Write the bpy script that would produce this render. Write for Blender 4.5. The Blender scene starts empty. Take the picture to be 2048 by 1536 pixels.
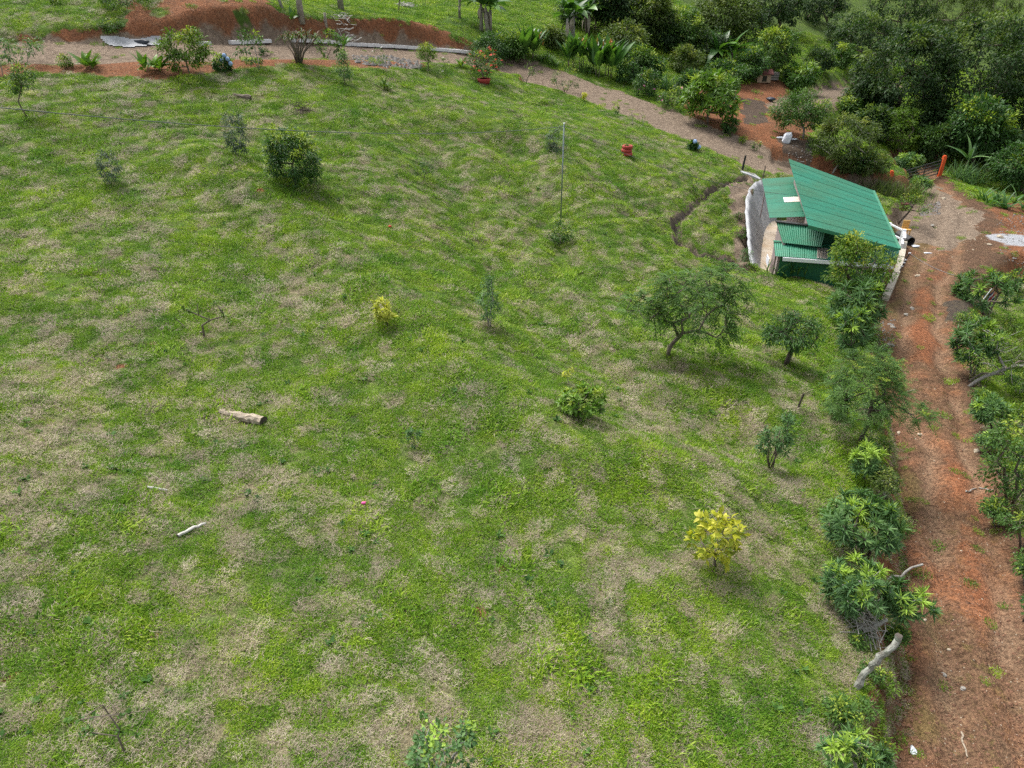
import bpy, math, random
import numpy as np
from mathutils import Vector, Matrix

scene = bpy.context.scene
DENOISE = False
col = scene.collection
rng = np.random.default_rng(7)
random.seed(7)

# ------------------------------------------------------------------ camera
FPX = 1409.0                      # focal length in photograph pixels (2048 wide)
PITCH = math.radians(30)
CP, SP = math.cos(PITCH), math.sin(PITCH)
cam_d = bpy.data.cameras.new('camera')
cam_d.sensor_width = 36.0
cam_d.lens = 36.0 * FPX / 2048.0
cam_d.clip_end = 3000
cam = bpy.data.objects.new('camera', cam_d)
cam.rotation_euler = (math.pi / 2 - PITCH, 0, 0)
col.objects.link(cam)
scene.camera = cam

# ------------------------------------------------------------------ sky, sun, exposure
SUN_EL, SUN_AZ = math.radians(60), math.radians(-38)      # azimuth clockwise from +Y
w = bpy.data.worlds.new('World')
scene.world = w
w.use_nodes = True
nt = w.node_tree
bg = nt.nodes['Background']
sky = nt.nodes.new('ShaderNodeTexSky')
sky.sky_type = 'NISHITA'
sky.sun_disc = False
sky.sun_elevation = SUN_EL
sky.sun_rotation = SUN_AZ
sky.air_density = 1.0
sky.dust_density = 4.0
hs = nt.nodes.new('ShaderNodeHueSaturation')
hs.inputs['Saturation'].default_value = 0.30
nt.links.new(sky.outputs[0], hs.inputs['Color'])
nt.links.new(hs.outputs[0], bg.inputs['Color'])
bg.inputs['Strength'].default_value = 0.135
sd = bpy.data.lights.new('sun', 'SUN')
sd.energy = 2.0
sd.angle = math.radians(24)
sd.color = (1.0, 0.96, 0.9)
sun = bpy.data.objects.new('sun', sd)
sv = Vector((math.sin(SUN_AZ) * math.cos(SUN_EL), math.cos(SUN_AZ) * math.cos(SUN_EL), math.sin(SUN_EL)))
sun.rotation_euler = sv.to_track_quat('Z', 'Y').to_euler()
sun.location = (0, 40, 60)
col.objects.link(sun)
vs = scene.view_settings
vs.view_transform = 'Standard'
vs.look = 'None'
vs.gamma = 1.0
vs.use_curve_mapping = False
vs.exposure = 0.9
scene.cycles.max_bounces = 4
scene.cycles.diffuse_bounces = 2
scene.cycles.glossy_bounces = 2
scene.cycles.transmission_bounces = 3
scene.cycles.transparent_max_bounces = 2
scene.cycles.use_adaptive_sampling = True
scene.cycles.adaptive_threshold = 0.02
scene.cycles.use_denoising = DENOISE

# ------------------------------------------------------------------ helpers
def ray(px, py):
    x = (px - 1024.0) / FPX
    u = (768.0 - py) / FPX
    return np.array([x, CP + u * SP, -SP + u * CP])

def at_d(px, py, d):
    return ray(px, py) * d

def at_z(px, py, z):
    r = ray(px, py)
    return r * (z / r[2])

def project(x, y, z):
    d = y * CP - z * SP
    u = y * SP + z * CP
    d = np.where(d < 0.5, 0.5, d)
    return 1024 + FPX * x / d, 768 - FPX * u / d, d

def _hash(ix, iy, seed):
    h = (ix.astype(np.int64) * 374761393 + iy.astype(np.int64) * 668265263 + seed * 974711) & 0x7fffffff
    h = ((h ^ (h >> 13)) * 1274126177) & 0x7fffffff
    return ((h ^ (h >> 16)) & 0xffff) / 65535.0

def vnoise(x, y, seed=0):
    x = np.asarray(x, float); y = np.asarray(y, float)
    ix, iy = np.floor(x), np.floor(y)
    fx, fy = x - ix, y - iy
    fx = fx * fx * (3 - 2 * fx); fy = fy * fy * (3 - 2 * fy)
    a = _hash(ix, iy, seed); b = _hash(ix + 1, iy, seed)
    c = _hash(ix, iy + 1, seed); d = _hash(ix + 1, iy + 1, seed)
    return (a * (1 - fx) + b * fx) * (1 - fy) + (c * (1 - fx) + d * fx) * fy

def fbm(x, y, seed=0, oct=4):
    s, a, t = 0, 0.5, 0
    for k in range(oct):
        s = s + a * vnoise(x * 2 ** k + 17.3 * k, y * 2 ** k - 9.1 * k, seed + k)
        t += a; a *= 0.5
    return s / t

def sstep(a, b, x):
    t = np.clip((x - a) / (b - a), 0, 1)
    return t * t * (3 - 2 * t)

def in_poly(px, py, poly):
    ins = np.zeros(px.shape, bool)
    n = len(poly)
    for i in range(n):
        x0, y0 = poly[i]; x1, y1 = poly[(i + 1) % n]
        if y0 == y1: continue
        cond = ((y0 > py) != (y1 > py)) & (px < (x1 - x0) * (py - y0) / (y1 - y0) + x0)
        ins ^= cond
    return ins

def seg_dist(x, y, pts, vals):
    """distance to a polyline in plan, with values interpolated at the closest point"""
    best = np.full(x.shape, 1e9)
    out = np.zeros(x.shape + (vals.shape[1],))
    side = np.zeros(x.shape)
    for i in range(len(pts) - 1):
        a, b = pts[i], pts[i + 1]
        d = b - a; L2 = float(d @ d) + 1e-9
        t = np.clip(((x - a[0]) * d[0] + (y - a[1]) * d[1]) / L2, 0, 1)
        dx, dy = x - (a[0] + t * d[0]), y - (a[1] + t * d[1])
        q = np.hypot(dx, dy)
        m = q < best
        best = np.where(m, q, best)
        side = np.where(m, np.sign(d[0] * dy - d[1] * dx), side)
        v = vals[i] * (1 - t[..., None]) + vals[i + 1] * t[..., None]
        out = np.where(m[..., None], v, out)
    return best, out, side

def props(o, label=None, cat=None, group=None, kind=None):
    if label: o['label'] = label
    if cat: o['category'] = cat
    if group: o['group'] = group
    if kind: o['kind'] = kind
    return o

def mesh_np(name, V, faces, mat=None, smooth=False, attr=None):
    """faces: (n,k) int array or list of lists"""
    me = bpy.data.meshes.new(name)
    V = np.asarray(V, dtype=np.float32)
    if isinstance(faces, np.ndarray):
        n, k = faces.shape
        me.vertices.add(len(V)); me.vertices.foreach_set('co', V.ravel())
        me.loops.add(n * k); me.loops.foreach_set('vertex_index', faces.astype(np.int32).ravel())
        me.polygons.add(n)
        me.polygons.foreach_set('loop_start', np.arange(0, n * k, k, dtype=np.int32))
        me.polygons.foreach_set('loop_total', np.full(n, k, dtype=np.int32))
        me.update(calc_edges=True)
    else:
        me.from_pydata([tuple(map(float, v)) for v in V], [], [tuple(f) for f in faces])
        me.update()
    if attr:
        for an, (typ, data) in attr.items():
            a = me.attributes.new(an, typ, 'POINT')
            a.data.foreach_set('color' if typ == 'FLOAT_COLOR' else 'value', np.asarray(data, np.float32).ravel())
    if smooth:
        me.polygons.foreach_set('use_smooth', np.ones(len(me.polygons), bool))
    if mat: me.materials.append(mat)
    return me

def obj(name, me, parent=None, loc=None):
    o = bpy.data.objects.new(name, me)
    col.objects.link(o)
    if parent is not None: o.parent = parent
    if loc is not None: o.location = [float(v) for v in loc]
    return o

def thing(name, label, cat, loc, group=None):
    o = bpy.data.objects.new(name, None)
    o.empty_display_size = 0.3
    col.objects.link(o)
    o.location = [float(v) for v in loc]
    return props(o, label, cat, group)

class MB:
    """collects shapes into one mesh"""
    def __init__(s): s.v = []; s.f = []
    def add(s, V, F):
        b = len(s.v); s.v += [tuple(map(float, v)) for v in V]; s.f += [tuple(i + b for i in f) for f in F]
        return s
    def hexa(s, c):      # 8 corners: bottom 4 ccw, top 4 ccw
        return s.add(c, [(3, 2, 1, 0), (4, 5, 6, 7), (0, 1, 5, 4), (1, 2, 6, 5), (2, 3, 7, 6), (3, 0, 4, 7)])
    def box(s, c, size, rot=None):
        x, y, z = [q / 2 for q in size]
        pts = [Vector(p) for p in ((-x, -y, -z), (x, -y, -z), (x, y, -z), (-x, y, -z), (-x, -y, z), (x, -y, z), (x, y, z), (-x, y, z))]
        if rot is not None: pts = [rot @ p for p in pts]
        return s.hexa([(p.x + c[0], p.y + c[1], p.z + c[2]) for p in pts])
    def bar(s, a, b, w, h=None, up=(0, 0, 1)):
        a, b = Vector(a), Vector(b); d = (b - a).normalized(); h = h or w
        sd = d.cross(Vector(up))
        if sd.length < 1e-3: sd = d.cross(Vector((0, 1, 0)))
        sd.normalize(); n = sd.cross(d)
        q = lambda p: [p - sd * w / 2 - n * h / 2, p + sd * w / 2 - n * h / 2, p + sd * w / 2 + n * h / 2, p - sd * w / 2 + n * h / 2]
        return s.hexa(q(a) + q(b))
    def tube(s, pts, rad, n=8, cap=True):
        V, F = tube_geo(pts, rad, n, cap)
        return s.add(V, F)
    def build(s, name, mat, parent=None, smooth=False, loc=None):
        me = mesh_np(name, s.v, s.f, mat, smooth)
        return obj(name, me, parent, loc)

def tube_geo(pts, rad, n=8, cap=True):
    pts = [Vector(p) for p in pts]
    if not hasattr(rad, '__len__'): rad = [rad] * len(pts)
    V, F = [], []
    prev = None
    for i, p in enumerate(pts):
        d = (pts[min(i + 1, len(pts) - 1)] - pts[max(i - 1, 0)])
        if d.length < 1e-6: d = Vector((0, 0, 1))
        d.normalize()
        s = d.cross(Vector((0.3, 1, 0.1))) if prev is None else (prev - d * prev.dot(d))
        if s.length < 1e-4: s = d.cross(Vector((1, 0, 0)))
        s.normalize(); prev = s; t = d.cross(s)
        for k in range(n):
            a = 2 * math.pi * k / n
            V.append(tuple(p + (s * math.cos(a) + t * math.sin(a)) * rad[i]))
    for i in range(len(pts) - 1):
        for k in range(n):
            a, b = i * n + k, i * n + (k + 1) % n
            F.append((a, b, b + n, a + n))
    if cap:
        F.append(tuple(range(n - 1, -1, -1))); F.append(tuple(range((len(pts) - 1) * n, len(pts) * n)))
    return V, F

# ------------------------------------------------------------------ materials
def new_mat(name):
    m = bpy.data.materials.new(name); m.use_nodes = True
    return m, m.node_tree.nodes, m.node_tree.links, m.node_tree.nodes['Principled BSDF']

def N(nodes, typ, **kw):
    n = nodes.new(typ)
    for k, v in kw.items(): setattr(n, k, v)
    return n

def ramp(nodes, stops):
    r = nodes.new('ShaderNodeValToRGB')
    e = r.color_ramp.elements
    e[0].position, e[0].color = stops[0][0], (*stops[0][1], 1)
    e[1].position, e[1].color = stops[-1][0], (*stops[-1][1], 1)
    for p, c in stops[1:-1]:
        q = e.new(p); q.color = (*c, 1)
    return r

def noise(nodes, links, scale, detail=4, rough=0.6, vec=None):
    n = nodes.new('ShaderNodeTexNoise')
    n.inputs['Scale'].default_value = scale
    n.inputs['Detail'].default_value = detail
    n.inputs['Roughness'].default_value = rough
    if vec is not None: links.new(vec, n.inputs['Vector'])
    return n

def mixc(nodes, links, a, b, fac, mode='MIX'):
    m = nodes.new('ShaderNodeMix'); m.data_type = 'RGBA'; m.blend_type = mode
    for s, v in ((0, fac), (6, a), (7, b)):
        if hasattr(v, 'default_value') or hasattr(v, 'is_output'): links.new(v, m.inputs[s])
        else: m.inputs[s].default_value = v if s == 0 else (*v, 1)
    return m.outputs[2]

def mathn(nodes, links, op, a, b=0.0):
    m = nodes.new('ShaderNodeMath'); m.operation = op
    for i, v in enumerate((a, b)):
        if hasattr(v, 'is_output'): links.new(v, m.inputs[i])
        else: m.inputs[i].default_value = v
    return m.outputs[0]

def simple_mat(name, c1, c2=None, scale=3.0, rough=0.8, bump=0.0, spec=0.3, stretch=None, metallic=0.0):
    m, nd, lk, b = new_mat(name)
    tc = nd.new('ShaderNodeTexCoord')
    vec = tc.outputs['Object']
    if stretch:
        mp = nd.new('ShaderNodeMapping'); mp.inputs['Scale'].default_value = stretch
        lk.new(vec, mp.inputs['Vector']); vec = mp.outputs[0]
    n = noise(nd, lk, scale, 6, 0.65, vec)
    r = ramp(nd, [(0.3, c1), (0.7, c2 or tuple(min(1, v * 1.25) for v in c1))])
    lk.new(n.outputs[0], r.inputs[0]); lk.new(r.outputs[0], b.inputs['Base Color'])
    b.inputs['Roughness'].default_value = rough
    b.inputs['Specular IOR Level'].default_value = spec
    b.inputs['Metallic'].default_value = metallic
    if bump:
        bp = nd.new('ShaderNodeBump'); bp.inputs['Strength'].default_value = bump; bp.inputs['Distance'].default_value = 0.03
        lk.new(n.outputs[0], bp.inputs['Height']); lk.new(bp.outputs[0], b.inputs['Normal'])
    return m

def leaf_mat(name, dark, mid, light, tip, rough=0.5, trans=0.3, spec=0.25):
    """colour by the per-leaf attribute rnd; 0.92 and above is young growth"""
    m, nd, lk, b = new_mat(name)
    at = N(nd, 'ShaderNodeAttribute', attribute_name='rnd')
    r = ramp(nd, [(0.0, dark), (0.45, mid), (0.85, light), (0.93, tip)])
    lk.new(at.outputs['Fac'], r.inputs[0])
    geo = nd.new('ShaderNodeNewGeometry')
    nz = noise(nd, lk, 1.3, 2, 0.5, geo.outputs['Position'])
    r2 = ramp(nd, [(0.3, (0.75, 0.8, 0.8)), (0.7, (1.2, 1.15, 1.1))])
    lk.new(nz.outputs[0], r2.inputs[0])
    c = mixc(nd, lk, r.outputs[0], r2.outputs[0], 1.0, 'MULTIPLY')
    lk.new(c, b.inputs['Base Color'])
    b.inputs['Roughness'].default_value = rough
    b.inputs['Specular IOR Level'].default_value = spec
    tr = nd.new('ShaderNodeBsdfTranslucent')
    tl = mixc(nd, lk, c, (1.1, 1.15, 0.5), 1.0, 'MULTIPLY')
    lk.new(tl, tr.inputs['Color'])
    mx = nd.new('ShaderNodeMixShader'); mx.inputs[0].default_value = trans
    out = nd['Material Output']
    lk.new(b.outputs[0], mx.inputs[1]); lk.new(tr.outputs[0], mx.inputs[2]); lk.new(mx.outputs[0], out.inputs['Surface'])
    return m

M = {}
M['leaf_dark'] = leaf_mat('leaf_dark', (0.022, 0.060, 0.019), (0.050, 0.126, 0.031), (0.096, 0.198, 0.041), (0.288, 0.396, 0.042), 0.45)
M['leaf_mid'] = leaf_mat('leaf_mid', (0.034, 0.082, 0.019), (0.074, 0.162, 0.031), (0.132, 0.240, 0.043), (0.312, 0.408, 0.054))
M['leaf_lime'] = leaf_mat('leaf_lime', (.045, .10, .012), (.10, .195, .018), (.18, .28, .028), (.32, .38, .04))
M['leaf_blue'] = leaf_mat('leaf_blue', (0.048, 0.110, 0.043), (0.098, 0.204, 0.070), (0.168, 0.288, 0.096), (0.300, 0.456, 0.072))
M['leaf_grey'] = leaf_mat('leaf_grey', (0.054, 0.090, 0.058), (0.108, 0.168, 0.108), (0.180, 0.246, 0.162), (0.240, 0.300, 0.168))
M['leaf_yellow'] = leaf_mat('leaf_yellow', (.15, .20, .02), (.35, .385, .03), (.51, .515, .045), (.60, .58, .11), trans=.42)
M['leaf_pale'] = leaf_mat('leaf_pale', (.20, .24, .05), (.50, .54, .10), (.68, .68, .18), (.74, .72, .25), trans=.48)
M['leaf_big'] = leaf_mat('leaf_big', (0.036, 0.102, 0.024), (0.078, 0.192, 0.036), (0.138, 0.282, 0.046), (0.240, 0.372, 0.048), 0.38, 0.28, 0.35)
M['leaf_ginger'] = leaf_mat('leaf_ginger', (.07, .16, .02), (.13, .26, .03), (.20, .34, .04), (.28, .38, .05), 0.4, 0.28, 0.35)
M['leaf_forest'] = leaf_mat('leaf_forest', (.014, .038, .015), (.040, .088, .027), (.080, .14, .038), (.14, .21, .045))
M['leaf_olive'] = leaf_mat('leaf_olive', (0.042, 0.072, 0.018), (0.084, 0.138, 0.029), (0.138, 0.198, 0.040), (0.240, 0.288, 0.060))
M['bark'] = simple_mat('bark', (.10, .075, .055), (.20, .17, .14), 9, 0.9, 0.6)
M['bark_grey'] = simple_mat('bark_grey', (.20, .19, .17), (.38, .37, .34), 9, 0.9, 0.6)
M['bark_dark'] = simple_mat('bark_dark', (.05, .038, .03), (.11, .09, .075), 9, 0.9, 0.6)
# ------------------------------------------------------------------ terrain
CTRL = [  # photograph pixel -> depth in metres, estimated from the size of known things
 (0,1530,9.6),(500,1530,10.3),(1024,1530,10.9),(1500,1530,11.4),(1720,1500,11.9),
 (0,1250,11.6),(500,1250,12.4),(1024,1250,13),(1500,1250,13.8),(1690,1250,14.4),
 (0,1000,14),(500,1000,15),(1024,1000,16),(1500,1000,17.2),(1690,1000,17.9),
 (0,768,17.2),(485,838,17.8),(1024,768,20),(1400,768,21.5),(1660,800,22),
 (0,560,22),(500,560,24),(1000,600,25.3),(1335,705,23.8),(1570,725,24.5),(1640,590,32.2),
 (0,400,27),(585,360,31),(900,400,33),(1122,440,35),(1352,440,37),(1480,530,35.5),
 (100,250,32),(600,220,37.5),(1000,230,43),(1255,305,42.5),(1450,345,43.5),
 (100,150,36.5),(600,130,43),(960,165,50),(1180,205,52),
 (0,60,40.5),(0,10,43),(100,45,41.5),(255,25,43),(330,-10,44.5),(480,-5,46.5),(575,42,48),(760,62,52),(835,46,53),(925,85,56),
 (700,0,62),(900,0,68),(1000,60,61),(1100,110,60),(1200,20,76),(1300,110,66),(1400,160,64),
 (1480,205,58),(1600,275,51.5),(1680,185,68),(1540,150,68),(1500,20,88),(1620,90,82),(1800,90,92),(1720,0,112),(2040,0,128),
 (1950,200,78),(1880,340,57),(2020,420,48),(2030,700,31.5),(2030,900,22.8),(2040,1200,16.6),(2100,560,40),(1960,290,62)]
WORLD = [(-120,130,32),(-60,95,10),(0,150,22),(60,160,14),(130,170,20),(160,60,-14),(110,90,-6),(-90,30,4),(-40,10,-6),(0,-25,-10.6),(-60,-30,-7),
         (50,-20,-15),(70,30,-18),(260,-40,-25),(-260,-30,15),(-260,260,70),(0,330,75),(260,300,60),(-250,-260,0),(250,-260,-40),(0,-260,-18),(45,5,-14.5),(-20,2,-8.6)]
C3 = np.array([at_d(*c) for c in CTRL] + [np.array(c, float) for c in WORLD])

def tps_fit(P, smooth):
    n = len(P); d = np.hypot(P[:, None, 0] - P[None, :, 0], P[:, None, 1] - P[None, :, 1])
    K = np.where(d > 0, d * d * np.log(d + 1e-9), 0) + np.eye(n) * smooth
    A = np.zeros((n + 3, n + 3)); A[:n, :n] = K
    Q = np.c_[np.ones(n), P[:, :2]]; A[:n, n:] = Q; A[n:, :n] = Q.T
    return np.linalg.solve(A, np.r_[P[:, 2], 0, 0, 0])
TPS = tps_fit(C3, 6.0)
def base_h(x, y):
    z = TPS[-3] + TPS[-2] * x + TPS[-1] * y
    for (cx, cy, _), wt in zip(C3, TPS):
        d2 = (x - cx) ** 2 + (y - cy) ** 2 + 1e-9
        z = z + wt * 0.5 * d2 * np.log(d2)
    return z

def axis(parts):
    a = [parts[0][0]]
    for end, s0, s1 in [(p[1], p[2], p[3]) for p in parts]:
        L = end - a[-1]; k = max(1, int(round(L / ((s0 + s1) / 2))))
        t = np.arange(1, k + 1) / k
        t = t + (s0 - s1) / (s0 + s1) * 0.9 * t * (1 - t)      # grow or shrink the step along the way
        a += list(a[-1] + L * t)
    return np.array(a)
AX = axis([(-420, -60, 30, 2), (-60, -34, 1.2, .5), (-34, -17, .36, .3), (-17, 13, .21, .21), (13, 24, .17, .17), (24, 40, .3, .5), (40, 70, .8, 2), (70, 420, 3, 30)])
AY = axis([(-300, -6, 25, 1), (-6, 4, .8, .3), (4, 25, .2, .2), (25, 31, .22, .22), (31, 46, .17, .2), (46, 62, .25, .35), (62, 90, .5, 1), (90, 160, 1.5, 4), (160, 520, 5, 30)])
GX, GY = np.meshgrid(AX, AY)
GZ = base_h(GX, GY)
ZB = GZ.copy()

def path(pts):       # (px, py, z, half width)
    P = np.array([at_z(a, b, z) for a, b, z, h in pts])
    return P[:, :2], np.c_[P[:, 2], [p[3] for p in pts]]
def path_d(pts):     # (px, py, depth, half width)
    P = np.array([at_d(a, b, d) for a, b, d, h in pts])
    return P[:, :2], np.c_[P[:, 2], [p[3] for p in pts], P[:, :2]]

ROAD = path([(1985,1900,-12.1,1.6),(1967,1536,-12.5,1.42),(1947,1250,-12.68,1.36),(1918,1050,-12.85,1.36),(1888,900,-13.0,1.38),(1860,768,-13.15,1.5),(1844,650,-13.3,1.7),
             (1850,560,-13.4,1.9),(1895,490,-13.5,2.6),(1905,430,-13.5,2.4),(1880,390,-13.5,1.7),(1848,362,-13.5,1.6),(1832,335,-13.5,1.6)])
UPPER = path_d([(-300,106,37,1.9),(0,106,38.5,1.9),(200,107,40,1.9),(400,104,42,2.0),(560,104,46,2.1),(720,107,50.5,2.2),(900,118,54.5,2.2),(1050,142,56.5,2.1),(1200,186,54.5,2.0),
                (1330,240,51,2.0),(1440,285,48.5,2.0),(1540,330,47,2.0),(1620,358,47.5,1.9),(1720,384,48,1.8),(1800,402,48.5,1.9),(1880,430,47,2.0)])
FAR_TRACK = path_d([(1585,215,60,1.8),(1650,193,66,1.8),(1700,182,71,1.8),(1760,172,76,1.8)])
PAD_PTS = np.array([(12.2,34.1),(13.0,37.2),(14.1,40.7),(15.4,43.6),(18.5,44.0),(20.6,41.0),(20.3,37.5),(19.5,33.5),(18.7,31.55),(15.5,32.2)])
PAD_Z = -13.3

wob_ = fbm(GX * .5, GY * .25, 77, 3) - .5
noise_r = (fbm(GX * .6, GY * .6, 3) - .5)
# house pad: distance to the outline, inside negative
dp, _, _ = seg_dist(GX, GY, np.vstack([PAD_PTS, PAD_PTS[:1]]), np.zeros((len(PAD_PTS) + 1, 1)))
ins = in_poly(GX, GY, [tuple(p) for p in PAD_PTS])
dpad = np.where(ins, -dp, dp)
GZ = GZ + (fbm(GX * .22, GY * .22, 11, 3) - .5) * .5 * sstep(70, 30, np.abs(GY - 25))
GZ = GZ + (fbm(GX * 1.1, GY * 1.1, 15, 3) - .5) * .11
# cattle terraces along the contour
tz = ZB * 2.6 + fbm(GX * .12, GY * .12, 21, 3) * 3.2
fr = tz - np.floor(tz)
saw = np.where(fr < .75, fr / .75, (1 - fr) / .25)
ter_amt = sstep(-9.5, -10.1, ZB) * sstep(50, 42, GY) * sstep(14, 19, GY) + .35 * sstep(46, 36, GY)
GZ = GZ + (saw - .5) * .18 * np.clip(ter_amt, 0, 1) * (.5 + fbm(GX * .3, GY * .3, 8, 2))
# hollow below the upper track
for (hx, hy, hd, r, dep) in ((950, 288, 40.5, 2.0, .45), (1060, 325, 40, 1.6, .4), (790, 230, 41, 1.5, .3)):
    q = at_d(hx, hy, hd); GZ = GZ - dep * np.exp(-((GX - q[0]) ** 2 + ((GY - q[1]) * 1.6) ** 2) / r ** 2)

# a low spur and the shallow gully beside it
for pts, wd, hh in (([(420,330,31),(620,470,27.5),(800,640,23.5),(930,780,19.8),(1130,900,17.6),(1400,960,17.4)], 1.5, .55), ([(860,300,39.5),(960,470,30.5),(1090,640,24.5),(1260,800,20.6),(1480,880,19.8)], 1.7, -.65),
                    ([(1120,330,40),(1250,470,34),(1420,600,29.5),(1600,640,29)], 1.6, .4), ([(1010,300,40.5),(1150,520,30),(1330,640,26.5)], 1.2, -.36), ([(0,640,20),(260,820,17.5),(430,980,15.3)], 1.2, -.3)):
    P_ = np.array([at_d(*p) for p in pts]); dd, _, _ = seg_dist(GX, GY, P_[:, :2], P_[:, 2:3])
    GZ = GZ + hh * np.exp(-((dd + noise_r * .8) / wd) ** 2)

def flatten(PTH, fall_l, fall_r, rough=.12, tilt=0.0):
    global GZ
    d, v, side = seg_dist(GX, GY, *PTH)
    d = d + noise_r * .7
    hw = v[..., 1]; fall = np.where(side > 0, fall_l, fall_r)
    m = 1 - sstep(hw, hw + fall, d)
    tgt = v[..., 0] + (fbm(GX * .8, GY * .8, 31, 4) - .5) * rough
    if tilt: tgt = tgt + tilt * np.clip(side * d, -hw, hw) * sstep(8, 2, GX)
    GZ = GZ * (1 - m) + tgt * m
    return m, d, v, side
m_up, d_up, v_up, s_up = flatten(UPPER, .9, 1.3, .12, .17)
# the field below the track falls away, so that the track stays in sight from the slope opposite
los = (v_up[..., 0] - .17 * v_up[..., 1] * sstep(8, 2, GX)) * np.hypot(GX, GY) / np.hypot(v_up[..., 2], v_up[..., 3]) - .10 - .035 * np.maximum(d_up - v_up[..., 1], 0)
lw = (s_up < 0) * sstep(11, 6, d_up) * sstep(v_up[..., 1] * .6, v_up[..., 1], d_up) * sstep(12, 8, GX)
GZ = GZ - lw * np.maximum(GZ - los, 0)
m_far, *_ = flatten(FAR_TRACK, 1.2, 1.5)
m_road, d_road, v_road, s_road = flatten(ROAD, .75, 1.2, .22)
# ruts on the right-hand road
sdl = s_road * d_road + wob_ * .5
rut = (np.exp(-((sdl - .62) / .26) ** 2) + np.exp(-((sdl + .72) / .26) ** 2)) * m_road
GZ = GZ - rut * .2
GZ = GZ - .26 * np.exp(-((sdl - v_road[..., 1] - .05) / .22) ** 2) * sstep(31, 27, GY)
# gravel apron right of the road
q = at_z(2035, 480, -13.5)
m_apr = 1 - sstep(2.2, 3.6, np.hypot(GX - q[0], GY - q[1]) + noise_r * 1.0)
GZ = GZ * (1 - m_apr) + (-13.5 + (fbm(GX, GY, 5) - .5) * .15) * m_apr
m_pad = 1 - sstep(-.25, np.where(GX - .3 * (GY - 34) < 13.1, .45, .8), dpad)
GZ = GZ * (1 - m_pad) + PAD_Z * m_pad
DITCH = path_d([(1492,351,43.8,.2),(1430,372,41.5,.22),(1385,405,38.7,.22),(1352,438,37,.22),(1358,470,35.6,.2),(1400,505,35,.18),(1460,528,35.2,.16),(1515,552,34.5,.12)])
d_dt, v_dt, _ = seg_dist(GX, GY, *DITCH)
d_dt = d_dt + noise_r * .12
GZ = GZ - .45 * (1 - sstep(.10, .27, d_dt))

def hfun(x, y):
    x = np.asarray(x, float); y = np.asarray(y, float)
    i = np.clip(np.searchsorted(AX, x) - 1, 0, len(AX) - 2); j = np.clip(np.searchsorted(AY, y) - 1, 0, len(AY) - 2)
    tx = np.clip((x - AX[i]) / (AX[i + 1] - AX[i]), 0, 1); ty = np.clip((y - AY[j]) / (AY[j + 1] - AY[j]), 0, 1)
    return (GZ[j, i] * (1 - tx) + GZ[j, i + 1] * tx) * (1 - ty) + (GZ[j + 1, i] * (1 - tx) + GZ[j + 1, i + 1] * tx) * ty

def grid_sample(A, x, y):
    i = np.clip(np.searchsorted(AX, x) - 1, 0, len(AX) - 2); j = np.clip(np.searchsorted(AY, y) - 1, 0, len(AY) - 2)
    tx = np.clip((x - AX[i]) / (AX[i + 1] - AX[i]), 0, 1); ty = np.clip((y - AY[j]) / (AY[j + 1] - AY[j]), 0, 1)
    return (A[j, i] * (1 - tx) + A[j, i + 1] * tx) * (1 - ty) + (A[j + 1, i] * (1 - tx) + A[j + 1, i + 1] * tx) * ty

def ground(px, py, dmin=6.0, dmax=170.0):
    """where the photograph's ray meets the ground"""
    r = ray(px, py)
    t = np.concatenate([np.arange(dmin, 60, .12), np.arange(60, dmax, .4)])
    below = r[2] * t < hfun(r[0] * t, r[1] * t)
    if not below.any(): return r * dmax
    k = int(np.argmax(below)); a, b = t[max(k - 1, 0)], t[k]
    for _ in range(18):
        m = (a + b) / 2
        if r[2] * m < hfun(r[0] * m, r[1] * m): b = m
        else: a = m
    p = r * b
    return np.array([p[0], p[1], float(hfun(p[0], p[1]))])

# ---- what the ground is made of, per vertex
PX, PY, PD = project(GX, GY, GZ)
wx = (fbm(GX * .9, GY * .9, 41, 4) - .5); wy = (fbm(GX * .9 + 50, GY * .9, 43, 4) - .5)
QX, QY = PX + wx * 1400 / PD * .9, PY + wy * 600 / PD * .9
def paint(poly): return in_poly(QX, QY, poly).astype(float)
gyy, gxx = np.gradient(GZ, AY, AX)
slope = np.hypot(gxx, gyy)
stp = sstep(.55, .95, slope) * sstep(75, 60, GY) * (1 - m_pad)
GZ = GZ + stp * ((fbm(GX * 1.3, GY * .8, 301, 4) - .5) * .55 + (fbm(GX * 4, GY * 3, 305, 2) - .5) * .12)
gyy, gxx = np.gradient(GZ, AY, AX)
red = np.zeros(GX.shape); brown = np.zeros(GX.shape); dark = np.zeros(GX.shape)
road_soil = 1 - sstep(-.1, .75, d_road - v_road[..., 1] + wx * 1.2)
red = np.maximum(red, road_soil)
red = np.maximum(red, sstep(.75, 1.1, slope) * sstep(80, 60, GY) * (1 - sstep(1.5, 3.5, np.minimum(d_road, d_up) - 1.6)))
for pl in ([(255,-40),(500,-40),(575,45),(610,82),(560,95),(400,98),(330,86),(270,80),(250,30)],
           [(-40,108),(60,118),(330,116),(560,112),(700,114),(850,120),(850,138),(700,134),(560,128),(330,160),(180,150),(60,146),(-40,160)],
           [(690,76),(760,68),(835,44),(872,50),(930,83),(955,104),(700,96)],
           [(1370,180),(1440,168),(1560,158),(1655,190),(1640,215),(1610,300),(1570,325),(1490,300),(1400,262),(1370,230)],
           [(1880,440),(2048,400),(2100,470),(2100,560),(2000,560),(1900,520)]):
    red = np.maximum(red, paint(pl))
red = red * (1 - .8 * sstep(.56, .66, fbm(GX * .7, GY * .7, 311, 3)) * sstep(36, 40, GY) * (PY < 130) * (PX < 520))
brown = np.maximum(brown, 1 - sstep(.1, .7, d_up - v_up[..., 1] + wx * .8))
brown = np.maximum(brown, m_far)
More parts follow.
